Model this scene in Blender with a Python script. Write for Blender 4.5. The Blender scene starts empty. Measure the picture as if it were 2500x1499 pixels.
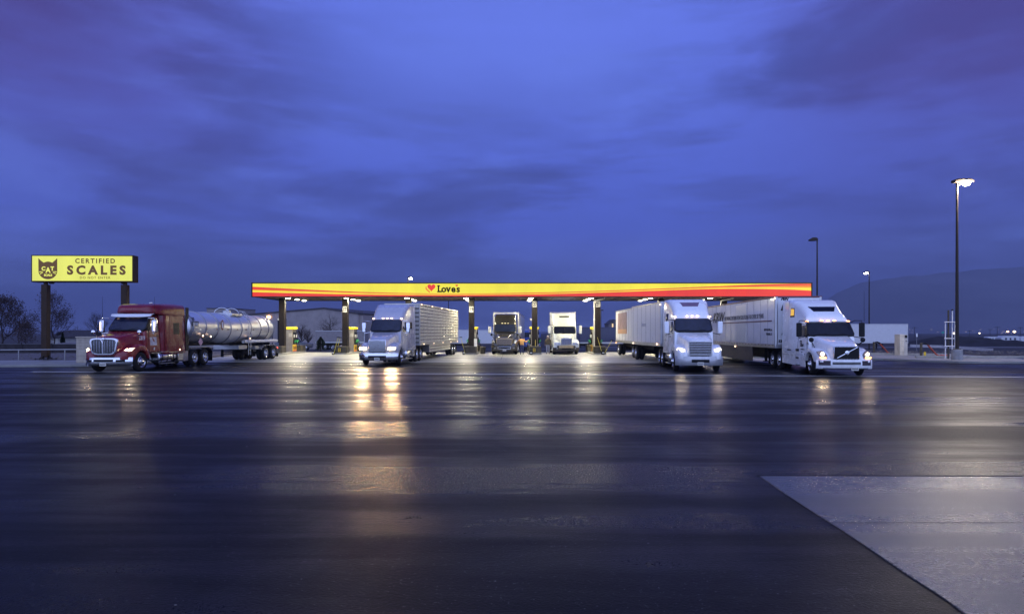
import bpy, bmesh, math, random
from mathutils import Vector, Matrix, noise as mnoise
R = math.radians
F = 1530.0; HZ = 812.0; CAMH = 2.05      # focal length and horizon in photo pixels, eye height
scene = bpy.context.scene
COL = scene.collection

# ---------------------------------------------------------------- camera
cam_d = bpy.data.cameras.new("camera"); cam = bpy.data.objects.new("camera", cam_d); COL.objects.link(cam)
cam.location = (0, 0, CAMH); cam.rotation_euler = (R(90), 0, 0)
cam_d.sensor_width = 36; cam_d.lens = F / 2500 * 36; cam_d.shift_y = (HZ - 749.5) / 2500
cam_d.clip_start = 0.1; cam_d.clip_end = 30000
scene.camera = cam
scene.view_settings.view_transform = 'Standard'; scene.view_settings.look = 'None'
scene.view_settings.exposure = 0.0; scene.view_settings.gamma = 1.0
scene.cycles.max_bounces = 6; scene.cycles.diffuse_bounces = 3; scene.cycles.glossy_bounces = 4
scene.cycles.volume_bounces = 0; scene.cycles.sample_clamp_indirect = 6.0
scene.cycles.use_denoising = True

# ---------------------------------------------------------------- node helper
class N:
    def __init__(s, tree):
        s.t = tree; s.n = tree.nodes; s.l = tree.links
    def new(s, typ, **kw):
        n = s.n.new(typ)
        for k, v in kw.items(): setattr(n, k, v)
        return n
    def set(s, sock, v):
        if isinstance(v, bpy.types.NodeSocket): s.l.new(v, sock)
        elif isinstance(v, (tuple, list)) and len(v) == 3 and sock.type == 'RGBA': sock.default_value = (*v, 1)
        else: sock.default_value = v
    def math(s, op, a, b=0.0, clamp=False):
        n = s.new('ShaderNodeMath', operation=op); n.use_clamp = clamp
        s.set(n.inputs[0], a); s.set(n.inputs[1], b); return n.outputs[0]
    def mix(s, f, a, b):
        n = s.new('ShaderNodeMix', data_type='RGBA'); s.set(n.inputs[0], f); s.set(n.inputs[6], a); s.set(n.inputs[7], b)
        return n.outputs[2]
    def noise(s, vec, scale, detail=4, rough=.55, dist=0.0):
        n = s.new('ShaderNodeTexNoise'); s.l.new(vec, n.inputs['Vector'])
        n.inputs['Scale'].default_value = scale; n.inputs['Detail'].default_value = detail
        n.inputs['Roughness'].default_value = rough; n.inputs['Distortion'].default_value = dist
        return n.outputs[0]
    def mapr(s, v, a, b, c, d, smooth=False):
        n = s.new('ShaderNodeMapRange'); n.clamp = True
        if smooth: n.interpolation_type = 'SMOOTHSTEP'
        s.set(n.inputs[0], v)
        for i, q in enumerate((a, b, c, d)): s.set(n.inputs[i + 1], q)
        return n.outputs[0]
    def mapping(s, vec, scale=(1, 1, 1), rot=(0, 0, 0), loc=(0, 0, 0)):
        n = s.new('ShaderNodeMapping'); s.l.new(vec, n.inputs[0])
        n.inputs[1].default_value = loc; n.inputs[2].default_value = rot; n.inputs[3].default_value = scale
        return n.outputs[0]

# ---------------------------------------------------------------- world: dusk sky with banks of cloud
world = bpy.data.worlds.new("World"); scene.world = world; world.use_nodes = True
w = N(world.node_tree); w.n.clear()
tc = w.new('ShaderNodeTexCoord'); D = tc.outputs['Generated']
sep = w.new('ShaderNodeSeparateXYZ'); w.l.new(D, sep.inputs[0]); dx, dy, dz = sep.outputs
el = w.math('MAXIMUM', dz, 0.0)
base = w.mix(w.mapr(el, 0.0, .16, 0, 1), (.205, .285, .80), (.108, .168, .79))
base = w.mix(w.mapr(el, .16, .50, 0, 1, True), base, (.145, .215, .92))
base = w.mix(w.mapr(el, .48, .75, 0, 1, True), base, (.07, .095, .36))
lowr = w.math('MULTIPLY', w.mapr(dx, .22, .55, 0, .92, True), w.mapr(el, .24, .05, 0, 1, True))
base = w.mix(lowr, base, (.066, .080, .300))
c1 = w.noise(w.mapping(D, (1.3, 1.3, 6.0), (0, R(-9), 0), (5.3, 1.2, .9)), 1.5, 6, .55, .3)
c2 = w.noise(w.mapping(D, (1, 1, 3.2), (0, R(12), 0), (7.7, 2, 0)), 2.6, 8, .62, .35)
c3 = w.noise(w.mapping(D, (1, 1, 9.0), (0, R(4), 0), (1.7, 6, 2)), 3.2, 6, .6, .2)
cen = w.math('MULTIPLY', w.mapr(w.math('ABSOLUTE', w.math('SUBTRACT', dx, -.02)), .06, .42, 1, 0, True), w.mapr(el, .22, .42, 0, 1, True))
dark = w.math('MULTIPLY', w.mapr(c1, .44, .64, 0, .88, True), w.mapr(cen, 0, 1, 1, .25))
base = w.mix(dark, base, (.062, .084, .365))
base = w.mix(w.mapr(c3, .50, .68, 0, .34, True), base, (.066, .086, .33))
lite = w.math('MULTIPLY', w.mapr(c2, .50, .70, 0, .62, True), w.mapr(dark, 0, .7, 1, .3))
base = w.mix(lite, base, (.155, .245, .95))
base = w.mix(w.math('MULTIPLY', cen, .55), base, (.165, .255, .98))
edge = w.mapr(w.math('ABSOLUTE', w.math('SUBTRACT', dx, .02)), .22, .62, 0, 1, True)
edge = w.math('MULTIPLY', edge, w.mapr(el, .08, .40, 0, 1, True))
edge = w.math('MULTIPLY', edge, w.mapr(c2, .35, .66, 1.0, .55))
base = w.mix(edge, base, (.082, .046, .235))
back = w.mapr(dy, .15, -.55, 0, 1, True)                       # unseen sky behind the viewer, brightened past its real level to light white trucks
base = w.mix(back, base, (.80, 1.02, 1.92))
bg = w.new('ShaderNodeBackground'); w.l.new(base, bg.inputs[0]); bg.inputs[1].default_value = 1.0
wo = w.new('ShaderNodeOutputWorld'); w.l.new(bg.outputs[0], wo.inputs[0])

# ---------------------------------------------------------------- materials
_M = {}
def M(name, rgb=(.5, .5, .5), rough=.5, metal=0.0, spec=.5, coat=0.0, var=.12, vs=3.0, bump=0.0, bs=40.0, emit=None, es=0.0, rv=.12, dirt=0.0):
    if name in _M: return _M[name]
    m = bpy.data.materials.new(name); m.use_nodes = True; m.cycles.emission_sampling = 'AUTO'
    t = N(m.node_tree); b = t.n['Principled BSDF']
    o = t.new('ShaderNodeTexCoord').outputs['Object']
    n1 = t.noise(o, vs, 5, .6)
    dk = tuple(c * (1 - var) for c in rgb); lt = tuple(min(1, c * (1 + var)) for c in rgb)
    c = t.mix(t.mapr(n1, .3, .7, 0, 1), dk, lt)
    if dirt:
        gz = t.new('ShaderNodeSeparateXYZ'); t.l.new(o, gz.inputs[0])
        n3 = t.noise(t.mapping(o, (1, 1, .25)), 5, 6, .65)
        f = t.math('MULTIPLY', t.mapr(gz.outputs[2], 2.4, .2, 0.0, 1.0), t.mapr(n3, .4, .75, 0, 1))
        c = t.mix(t.math('MULTIPLY', f, dirt), c, (.10, .085, .07))
    t.l.new(c, b.inputs['Base Color'])
    n2 = t.noise(o, vs * 2.7, 4, .6)
    t.l.new(t.mapr(n2, .3, .7, max(.02, rough - rv * rough), min(1, rough + rv * rough * 2)), b.inputs['Roughness'])
    if max(rgb) < .07 and spec == .5 and not metal and not coat: spec = .16
    b.inputs['Metallic'].default_value = metal; b.inputs['Specular IOR Level'].default_value = spec
    b.inputs['Coat Weight'].default_value = coat; b.inputs['Coat Roughness'].default_value = .05
    if bump:
        bn = t.new('ShaderNodeBump'); bn.inputs['Strength'].default_value = bump; bn.inputs['Distance'].default_value = .02
        t.l.new(t.noise(o, bs, 3, .6), bn.inputs['Height']); t.l.new(bn.outputs[0], b.inputs['Normal'])
    if emit:
        b.inputs['Emission Color'].default_value = (*emit, 1); b.inputs['Emission Strength'].default_value = es
    _M[name] = m; return m

# ---------------------------------------------------------------- objects
def tag(o, label=None, cat=None, group=None, kind=None):
    if label: o['label'] = label
    if cat: o['category'] = cat
    if group: o['group'] = group
    if kind: o['kind'] = kind
    return o
def thing(name, label, cat, loc=(0, 0, 0), rz=0.0, group=None):
    o = bpy.data.objects.new(name, None); COL.objects.link(o); o.empty_display_size = .3
    o.location = loc; o.rotation_euler = (0, 0, rz); return tag(o, label, cat, group)
def copy_tree(o, parent=None, loc=None, rz=None, label=None):
    c = o.copy(); COL.objects.link(c)
    if parent: c.parent = parent
    if loc is not None: c.location = loc
    if rz is not None: c.rotation_euler = (0, 0, rz)
    if label: c['label'] = label
    for ch in list(o.children): copy_tree(ch, c)
    return c
def at(px, py, Y):                       # a photo pixel at depth Y
    return Vector(((px - 1250) / F * Y, Y, CAMH - (py - HZ) / F * Y))
def gx(px, Y): return (px - 1250) / F * Y
def gz(py, Y): return CAMH - (py - HZ) / F * Y

def lamp(name, kind, parent, loc, power, size, col, rot=(0, 0, 0), spread=None):
    l = bpy.data.lights.new(name, kind); l.energy = power; l.color = col
    if kind == 'AREA':
        l.shape = 'DISK'; l.size = size
        if spread: l.spread = spread
    else: l.shadow_soft_size = size
    o = bpy.data.objects.new(name, l); COL.objects.link(o); o.location = loc; o.rotation_euler = rot
    if parent: o.parent = parent
    return o
class MB:
    def __init__(s): s.v = []; s.f = []
    def add(s, vs, fs):
        k = len(s.v); s.v += [Vector(p) for p in vs]; s.f += [tuple(i + k for i in f) for f in fs]; return s
    def box(s, x0, x1, y0, y1, z0, z1):
        if x0 > x1: x0, x1 = x1, x0
        if y0 > y1: y0, y1 = y1, y0
        if z0 > z1: z0, z1 = z1, z0
        return s.add([(x0, y0, z0), (x1, y0, z0), (x1, y1, z0), (x0, y1, z0), (x0, y0, z1), (x1, y0, z1), (x1, y1, z1), (x0, y1, z1)],
                     [(3, 2, 1, 0), (4, 5, 6, 7), (0, 1, 5, 4), (1, 2, 6, 5), (2, 3, 7, 6), (3, 0, 4, 7)])
    def cbox(s, c, d): return s.box(c[0] - d[0] / 2, c[0] + d[0] / 2, c[1] - d[1] / 2, c[1] + d[1] / 2, c[2] - d[2] / 2, c[2] + d[2] / 2)
    def loft(s, rings, cap=True, closed=True):
        n = len(rings[0]); k = len(s.v); fs = []
        for r in rings: s.v += [Vector(p) for p in r]
        m = n if closed else n - 1
        for i in range(len(rings) - 1):
            for j in range(m):
                a = k + i * n + j; b = k + i * n + (j + 1) % n
                s.f.append((a, b, b + n, a + n))
        if cap and closed:
            s.f.append(tuple(k + j for j in reversed(range(n)))); e = k + (len(rings) - 1) * n
            s.f.append(tuple(e + j for j in range(n)))
        return s
    def cyl(s, p0, p1, r0, r1=None, n=12, cap=True):
        if r1 is None: r1 = r0
        p0 = Vector(p0); p1 = Vector(p1); d = (p1 - p0).normalized()
        a = d.orthogonal().normalized(); b = d.cross(a)
        rr = [[p + (a * math.cos(2 * math.pi * i / n) + b * math.sin(2 * math.pi * i / n)) * r for i in range(n)] for p, r in ((p0, r0), (p1, r1))]
        return s.loft(rr, cap)
    def tube(s, pts, r, n=8, r1=None):
        pts = [Vector(p) for p in pts]; rings = []; a = None
        for i, p in enumerate(pts):
            d = (pts[min(i + 1, len(pts) - 1)] - pts[max(i - 1, 0)]).normalized()
            if a is None: a = d.orthogonal().normalized()
            a = (a - d * a.dot(d)).normalized(); b = d.cross(a)
            q = r if r1 is None else r + (r1 - r) * i / (len(pts) - 1)
            rings.append([p + (a * math.cos(2 * math.pi * j / n) + b * math.sin(2 * math.pi * j / n)) * q for j in range(n)])
        return s.loft(rings)
    def lathe(s, prof, o, axis, n=24, cap=True):
        o = Vector(o); d = Vector(axis).normalized(); a = d.orthogonal().normalized(); b = d.cross(a)
        return s.loft([[o + d * h + (a * math.cos(2 * math.pi * i / n) + b * math.sin(2 * math.pi * i / n)) * r for i in range(n)] for r, h in prof], cap)
    def prism(s, pts, off):
        off = Vector(off); n = len(pts); k = len(s.v)
        s.v += [Vector(p) for p in pts] + [Vector(p) + off for p in pts]
        s.f.append(tuple(k + i for i in range(n))); s.f.append(tuple(k + n + i for i in reversed(range(n))))
        for i in range(n): s.f.append((k + (i + 1) % n, k + i, k + n + i, k + n + (i + 1) % n))
        return s
    def ball(s, c, r, nu=12, nv=8):
        if not hasattr(r, '__len__'): r = (r, r, r)
        return s.loft([[(c[0] + r[0] * math.sin(R(180) * (j + .02) / (nv + .04)) * math.cos(2 * math.pi * i / nu),
                         c[1] + r[1] * math.sin(R(180) * (j + .02) / (nv + .04)) * math.sin(2 * math.pi * i / nu),
                         c[2] + r[2] * math.cos(R(180) * (j + .02) / (nv + .04))) for i in range(nu)] for j in range(nv + 1)])
    def xf(s, mat): s.v = [mat @ p for p in s.v]; return s
    def build(s, name, m, parent=None, bev=0.0, ang=35, smooth=True, loc=None, seg=2):
        me = bpy.data.meshes.new(name); me.from_pydata([tuple(p) for p in s.v], [], s.f)
        bm = bmesh.new(); bm.from_mesh(me); bmesh.ops.recalc_face_normals(bm, faces=bm.faces); bm.to_mesh(me); bm.free()
        if smooth:
            me.polygons.foreach_set('use_smooth', [True] * len(me.polygons)); me.set_sharp_from_angle(angle=R(ang))
        me.materials.append(m); me.update()
        o = bpy.data.objects.new(name, me); COL.objects.link(o)
        if parent: o.parent = parent
        if loc is not None: o.location = loc
        if bev:
            b = o.modifiers.new('bevel', 'BEVEL'); b.width = bev; b.segments = seg; b.limit_method = 'ANGLE'; b.angle_limit = R(40)
            b.harden_normals = False
        return o
def smoothstep(a, b, x):
    t = max(0, min(1, (x - a) / (b - a))); return t * t * (3 - 2 * t)
def lerp(a, b, t): return a + (b - a) * t
def interp(tab, x, k=1):
    """tab: tuples sorted by descending [0]; linear interpolation of column k"""
    if x >= tab[0][0]: return tab[0][k]
    for a, b in zip(tab, tab[1:]):
        if x >= b[0]: return lerp(a[k], b[k], (a[0] - x) / max(1e-6, a[0] - b[0]))
    return tab[-1][k]
def struct(o): o['kind'] = 'structure'; return o

def text_on(name, s, size, org, right, up, m, parent=None, bold=0.0, shear=0.0, sx=1.0, align='LEFT', thick=.004, space=1.0, mb=None):
    cu = bpy.data.curves.new('t', 'FONT'); cu.body = s; cu.size = size; cu.offset = bold; cu.shear = shear
    cu.align_x = align; cu.extrude = thick; cu.resolution_u = 3; cu.space_character = space
    ob = bpy.data.objects.new('t', cu); COL.objects.link(ob)
    dg = bpy.context.evaluated_depsgraph_get(); me = bpy.data.meshes.new_from_object(ob.evaluated_get(dg))
    bpy.data.objects.remove(ob)
    X = Vector(right).normalized(); U = Vector(up).normalized(); Z = X.cross(U); O = Vector(org)
    b = mb or MB(); b.add([O + X * p.co.x * sx + U * p.co.y + Z * p.co.z for p in me.vertices], [tuple(f.vertices) for f in me.polygons])
    bpy.data.meshes.remove(me); bpy.data.curves.remove(cu)
    return b.build(name, m, parent, smooth=False) if mb is None else b
# ================================================================ ground, paving, far land
def gnd(y):
    if y < 66: return 0.0
    if y < 130: return -.0215 * (y - 66)
    if y < 200: return -1.376 - (y - 130) / 70 * .75
    return -2.13
def paving_mat(name, c0, c1, r0, r1, spec, bump, streak=1.0, undul=.35, wet=(.40, .60), speck=(.10, .10, .11), oil=0.0, bd=.02):
    m = bpy.data.materials.new(name); m.use_nodes = True; t = N(m.node_tree); b = t.n['Principled BSDF']
    o = t.new('ShaderNodeTexCoord').outputs['Object']
    fine = t.noise(o, 34, 5, .75); big = t.noise(o, .35, 5, .6, .4)
    long_ = t.noise(t.mapping(o, (.09, 1.0, 1), (0, 0, R(2))), .62, 5, .62, .3)
    vo = t.new('ShaderNodeTexVoronoi'); t.l.new(o, vo.inputs['Vector']); vo.inputs['Scale'].default_value = 46
    c = t.mix(t.mapr(fine, .35, .68, 0, 1), c0, c1)
    c = t.mix(t.mapr(big, .35, .65, 0, .5), c, tuple(q * .5 for q in c0))
    stone = t.math('MULTIPLY', t.mapr(vo.outputs['Distance'], .0, .30, 1, 0), t.mapr(t.noise(o, 19, 2, .5), .55, .70, 0, 1))
    c = t.mix(stone, c, speck)
    if oil:
        sp = t.noise(t.mapping(o, (1, 1, 1), loc=(4, 9, 0)), 1.4, 3, .5); c = t.mix(t.mapr(sp, .66, .74, 0, oil), c, tuple(q * .25 for q in c0))
    t.l.new(c, b.inputs['Base Color'])
    wt = t.math('ADD', t.math('MULTIPLY', long_, .70), t.math('MULTIPLY', big, .30))
    ro = t.mapr(wt, wet[0], wet[1], r0, r1, True)
    ro = t.math('ADD', ro, t.mapr(fine, .3, .7, -.04, .07))
    t.l.new(ro, b.inputs['Roughness'])
    b.inputs['Specular IOR Level'].default_value = spec
    h1 = t.new('ShaderNodeBump'); h1.inputs['Strength'].default_value = bump; h1.inputs['Distance'].default_value = bd
    t.l.new(t.math('ADD', fine, t.math('MULTIPLY', vo.outputs['Distance'], .25)), h1.inputs['Height'])
    h2 = t.new('ShaderNodeBump'); h2.inputs['Strength'].default_value = undul; h2.inputs['Distance'].default_value = .05
    t.l.new(t.noise(t.mapping(o, (.12 * streak, 1, 1)), .50, 2, .45), h2.inputs['Height'])
    t.l.new(h2.outputs[0], h1.inputs['Normal']); t.l.new(h1.outputs[0], b.inputs['Normal'])
    return m
asph = paving_mat('wet_asphalt', (.001, .001, .0015), (.021, .021, .022), .24, .47, .07, .9, undul=.12, oil=.5, bd=.005, speck=(.30, .30, .31))
conc = paving_mat('wet_concrete', (.34, .33, .285), (.46, .44, .38), .24, .46, .40, .3, streak=1.6, speck=(.2, .19, .17), oil=.5, bd=.004)
padm = paving_mat('concrete_pad', (.065, .065, .064), (.150, .146, .138), .17, .34, .42, 1.0, streak=5.0, undul=.10, speck=(.04, .04, .04), oil=.5, bd=.005)
walk = paving_mat('pavement_concrete', (.20, .20, .20), (.29, .285, .275), .35, .6, .4, .3, speck=(.12, .12, .12), bd=.004)
dirt = M('dirt', (.050, .045, .046), .9, var=.5, vs=.6, bump=.6, bs=3)
grassm = M('far_field', (.030, .034, .034), .95, var=.4, vs=.05)

# the great sheet of land reaching the horizon
b = MB(); ys = [-60, 0, 66, 80, 95, 110, 130, 160, 200, 260, 400, 900, 3000, 9000]
xs = [-9000, -2500, -600, -200, -80, 0, 80, 200, 600, 2500, 9000]
b.add([(x, y, gnd(y) - (.05 if y <= 66 else 0)) for y in ys for x in xs],
      [(i * len(xs) + j, i * len(xs) + j + 1, (i + 1) * len(xs) + j + 1, (i + 1) * len(xs) + j) for i in range(len(ys) - 1) for j in range(len(xs) - 1)])
struct(b.build('ground', dirt, smooth=False))
def sheet(name, pts, z, m): return struct(MB().add([(x, y, z) for x, y in pts], [tuple(range(len(pts)))]).build(name, m, smooth=False))
sheet('asphalt_lot', [(-140, -40), (140, -40), (140, 56), (62, 64), (40, 66), (-60, 66), (-140, 60)], 0.0, asph)
sheet('canopy_apron', [(-24.5, 43.5), (8.2, 42.0), (27.5, 47.5), (29, 65.4), (-25.5, 65.4)], .004, conc)
# expansion joints sawn in the apron
jb = MB()
for k in range(9):
    x = -21.9 + 3.0 + 6.02 * k
    if x < 26: jb.add([(x - .02, 48, .008), (x + .02, 48, .008), (x + .02, 65.3, .008), (x - .02, 65.3, .008)], [(0, 1, 2, 3)])
for y in (50.5, 55.4, 60.3): jb.add([(-24.6, y - .02, .008), (27.5, y - .02, .008), (27.5, y + .02, .008), (-24.6, y + .02, .008)], [(0, 1, 2, 3)])
struct(jb.build('apron_joints', M('joint_tar', (.02, .02, .02), .6), smooth=False))
# thin white strip laid flat across the lot
lm = M('line_white', (.62, .62, .60), .45, var=.18, vs=9)
def strip(p0, p1, wd, z, n=1):
    p0 = Vector((p0[0], p0[1], z)); p1 = Vector((p1[0], p1[1], z)); d = (p1 - p0).normalized(); q = Vector((-d.y, d.x, 0)) * wd / 2
    return MB().add([p0 - q, p1 - q, p1 + q, p0 + q], [(0, 1, 2, 3)])
struct(strip((-25.2, 32.9), (34.5, 28.0), .30, .004).build('white_line', lm, smooth=False))

# the concrete pad in the foreground, with a sawn joint and flared edge
pad = [(3.53, 8.92), (3.475, 8.1), (3.44, 7.30), (3.41, 6.38), (3.375, 5.8), (3.345, 5.33), (3.33, 4.87), (3.30, 4.58), (3.22, 4.3), (3.0, 3.95), (2.6, 3.6), (1.8, 3.2), (1.8, -6), (34, -6), (34, 8.72)]
struct(MB().prism([(x, y, .012) for x, y in pad], (0, 0, -.04)).build('concrete_pad', padm, smooth=False, bev=.006))
jd = M('pad_joint', (.012, .012, .014), .7)
struct(strip((3.43, 6.715), (30, 6.70), .012, .0165).build('pad_joint', jd, smooth=False))
struct(strip((6.75, 8.86), (11.2, 6.75), .012, .0165).build('pad_crack', jd, smooth=False))
struct(strip((3.50, 8.965), (34, 8.765), .09, .004).build('pad_edge_gap', jd, smooth=False))

# left pavement with kerb
kerbm = M('kerb_concrete', (.22, .22, .22), .6, var=.2, vs=4)
def slab(name, pts, h, m, bev=.03): return struct(MB().prism([(x, y, h) for x, y in pts], (0, 0, -h - .02)).build(name, m, smooth=False, bev=bev))
slab('left_pavement', [(-140, 36.4), (-40, 36.8), (-30, 37.1), (-26.5, 37.6), (-24.6, 38.6), (-23.9, 40.5), (-24, 43.2), (-140, 42.4)], .15, walk)
slab('left_verge', [(-140, 42.42), (-24, 43.22), (-25.8, 66), (-140, 66)], .10, M('gravel_verge', (.085, .075, .085), .9, var=.4, vs=1.2, bump=.7, bs=8))
# right island pavement, rounded end
ri = [(19.5, 50.5), (24.5, 48.6), (27.6, 46.6), (29.0, 43.6), (30.0, 42.1), (31.6, 41.3), (33.4, 41.3), (35.0, 42.0), (36.2, 43.5), (37.2, 46.0), (38.4, 50.0), (39, 55.6), (19.5, 58)]
slab('island_pavement', ri, .15, walk)
slab('right_verge', [(29.4, 57), (39.1, 55.7), (60, 52), (140, 50), (140, 66), (29.4, 66)], .10, M('stony_verge', (.060, .052, .056), .92, var=.6, vs=2.0, bump=.9, bs=5))
b = MB()
for (p, q) in (((26, 56.4), (37, 51.6)), ((30.5, 47.4), (38.2, 46.6))):
    p = Vector((*p, .15)); q = Vector((*q, .15)); d = (q - p).normalized(); s_ = Vector((-d.y, d.x, 0)) * .09
    b.prism([p - s_, q - s_, q + s_, p + s_], (0, 0, .16))
struct(b.build('island_kerb', kerbm, smooth=False, bev=.02))
b = MB(); pts = [at(2225, 841, 88), at(2300, 843, 84), at(2425, 851, 74)]
for p, q in zip(pts, pts[1:]): b.prism([p, q, q + Vector((0, .3, 0)), p + Vector((0, .3, 0))], (0, 0, -.35))
struct(b.build('far_kerb', M('white_kerb', (.5, .5, .52), .6), smooth=False))
# truck yard surface behind the canopy and the public road at right
def drape(name, x0, x1, y0, y1, m, up=.01, n=6):
    ys = [y0 + (y1 - y0) * i / n for i in range(n + 1)]
    v = []
    for y in ys: v += [(x0, y, gnd(y) + up), (x1, y, gnd(y) + up)]
    return struct(MB().add(v, [(2 * i, 2 * i + 1, 2 * i + 3, 2 * i + 2) for i in range(n)]).build(name, m, smooth=False))
drape('truck_yard', -60, 52, 88, 145, M('yard_asphalt', (.045, .045, .05), .6, var=.3, vs=.3), n=12)
drape('far_road', 20, 400, 150, 160, M('far_road_asphalt', (.20, .20, .22), .6, var=.2, vs=.2), up=.06)

# stones and clods on the stony verge
random.seed(5); b = MB()
for i in range(900):
    x = random.uniform(29.6, 62); y = random.uniform(56.5, 68); r = random.uniform(.03, .13)
    if y < 57 - (x - 29) * .18 + 1: continue
    b.ball((x, y, (.10 if y < 66 else gnd(y)) + r * .2), (r * random.uniform(.8, 1.5), r, r * .7), 5, 3)
for i in range(300):
    x = random.uniform(-60, -28); y = random.uniform(44, 64); r = random.uniform(.03, .10)
    b.ball((x, y, .10 + r * .2), (r * random.uniform(.8, 1.5), r, r * .7), 5, 3)
tag(b.build('rubble', M('stone', (.10, .09, .09), .9, var=.5, vs=1), smooth=False), 'loose stones scattered over the bare ground beside the paving', 'stones', kind='stuff')

b = MB()
for i in range(140):
    y = random.uniform(4, 46); x = random.uniform(-1, 1) * (y * .82); r = random.uniform(.004, .009) * (1 + y * .03)
    b.ball((x, y, r * .5), (r * 1.3, r, r * .6), 5, 3)
tag(b.build('grit', M('pale_grit', (.14, .135, .13), .8, var=.4), smooth=False), 'scattered bits of pale grit lying on the wet asphalt', 'grit', kind='stuff')
def hill(name, cx, cy, rx, ry, h, m, z0, seed=0, n=40):
    b = MB(); v = []
    for j in range(n + 1):
        for i in range(n + 1):
            u = i / n * 2 - 1; w_ = j / n * 2 - 1
            k = max(0, 1 - u * u) ** 1.2 * max(0, 1 - w_ * w_) ** 1.0
            v.append((cx + u * rx, cy + w_ * ry, z0 - .2 + (h + .2) * k * (.86 + .3 * mnoise.noise(Vector((u * 4 + seed, w_ * 2, seed))))))
    b.add(v, [(j * (n + 1) + i, j * (n + 1) + i + 1, (j + 1) * (n + 1) + i + 1, (j + 1) * (n + 1) + i) for j in range(n) for i in range(n)])
    return struct(b.build(name, m, ang=80))
dk = M('dark_earth', (.026, .024, .028), .95, var=.4, vs=.2)
hill('earth_mound', gx(2335, 215), 215, 19, 12, 3.6, dk, -2.15, 1)
hill('earth_mound', gx(2450, 190), 190, 11, 9, 2.3, dk, -2.15, 2)
hill('gravel_heap', gx(170, 62), 66, 9.5, 7, 1.45, M('heap_gravel', (.13, .115, .125), .9, var=.35, vs=1.4, bump=.8, bs=5), -.1, 3)

# mountains: ridge outlines read off the photo, set at their real distance
def ridge(name, pts, Y, depth, m, rough=.03):
    b = MB(); n = 90; v = []; x0, x1 = pts[0][0], pts[-1][0]; tab = [(-x, y) for x, y in pts]
    for j in range(7):
        for i in range(n + 1):
            px = lerp(x0, x1, i / n); py = interp(tab, -px)
            h = (HZ - py) / F * Y; X = (px - 1250) / F * Y; k = j / 6
            prof = [0, .22, .48, .76, 1, .7, .1][j]
            v.append((X * (1 + .06 * (k - .65)), Y + depth * (k - .66), -30 + (h + 30) * prof * (1 + rough * 3 * mnoise.noise(Vector((i * .35, j * 1.3, 2))) * (1 if j != 4 else .25))))
    b.add(v, [(j * (n + 1) + i, j * (n + 1) + i + 1, (j + 1) * (n + 1) + i + 1, (j + 1) * (n + 1) + i) for j in range(6) for i in range(n)])
    return struct(b.build(name, m, ang=80))
mt = M('mountain_slope', (.10, .095, .11), .95, var=.35, vs=.0015)
ridge('mountain', [(1850, 811), (1930, 792), (1990, 752), (2050, 712), (2100, 690), (2160, 680), (2230, 673), (2320, 664), (2420, 655), (2560, 648), (2800, 640), (3200, 660)], 5200, 2600, mt)
ridge('foothill', [(2000, 812), (2150, 806), (2300, 801), (2450, 799), (2600, 796), (2900, 790)], 3600, 900, mt)
ridge('foothill', [(-600, 800), (-100, 806), (100, 805), (300, 808), (600, 809), (1000, 808), (1400, 809), (1700, 811)], 4200, 900, mt)
# ================================================================ fuel canopy
black = M('black_steel', (.022, .020, .018), .42, spec=.5, var=.3)
bronze = M('bronze_steel', (.013, .010, .008), .42, var=.25, dirt=.2)
CY = 56.1; CX0 = gx(614, CY); CX1 = gx(1983, CY); CZ0 = gz(725, CY); CZ1 = gz(690.5, CY); CYB = 63.4
canopy = thing('fuel_canopy', 'long flat truck-stop fuel canopy with glowing yellow and red fascia over the pumps', 'canopy', ((CX0 + CX1) / 2, (CY + CYB) / 2, 0))
OX, OY = canopy.location.x, canopy.location.y
def cb(b, name, m, par=canopy, **k): b.xf(Matrix.Translation((-OX, -OY, 0))); return b.build(name, m, par, **k)
soff = M('soffit_metal', (.115, .090, .070), .38, var=.15, vs=1.5, spec=.5)
cb(MB().box(CX0 + .06, CX1 - .06, CY + .12, CYB - .06, CZ0 + .06, CZ1 - .15), 'deck', soff, smooth=False)
b = MB()
for k in range(25):
    x = CX0 + .6 + k * 2.04; b.box(x, x + .03, CY + .15, CYB - .1, CZ0 + .045, CZ0 + .062)
cb(b, 'soffit_seams', M('seam_dark', (.03, .025, .02), .6), smooth=False)
# outer frame
fr = MB()
fr.box(CX0, CX1, CY - .05, CY + .12, CZ1 - .07, CZ1 + .02).box(CX0, CX1, CY - .05, CY + .12, CZ0 - .02, CZ0 + .05)
fr.box(CX0, CX0 + .10, CY - .052, CYB, CZ0 + .001, CZ1 + .015).box(CX1 - .10, CX1, CY - .052, CYB, CZ0 + .001, CZ1 + .015)
fr.box(CX0 + .1, CX1 - .1, CYB - .06, CYB, CZ0, CZ1)
cb(fr, 'fascia_frame', black, smooth=False, bev=.01)
def glow(name, rgb, es=1.0):
    m = M(name, tuple(c * .22 for c in rgb), .35, var=.03, vs=.4, emit=rgb, es=es); t = N(m.node_tree)
    if 'tubes' not in m:                                        # tubes behind the sheet light it a little unevenly
        m['tubes'] = 1; o = t.new('ShaderNodeTexCoord').outputs['Object']
        t.l.new(t.mapr(t.noise(t.mapping(o, (1, 1, .4)), .7, 3, .5), .3, .7, es * .90, es * 1.05), t.n['Principled BSDF'].inputs['Emission Strength'])
    return m
yel = glow('fascia_yellow', (.89, .77, .038), .92); red = glow('fascia_red', (.80, .042, .018), .92)
ora = glow('fascia_orange', (.83, .22, .010), .92); yel2 = glow('fascia_pale_yellow', (.93, .70, .030), .95)
fy = CY - .005
cb(MB().box(CX0 + .10, CX1 - .10, fy, fy + .05, CZ0 + .05, CZ1 - .07), 'fascia_panel', yel, smooth=False)
SX = [620, 750, 900, 1100, 1320, 1500, 1720, 1850, 1935, 1978]
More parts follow.
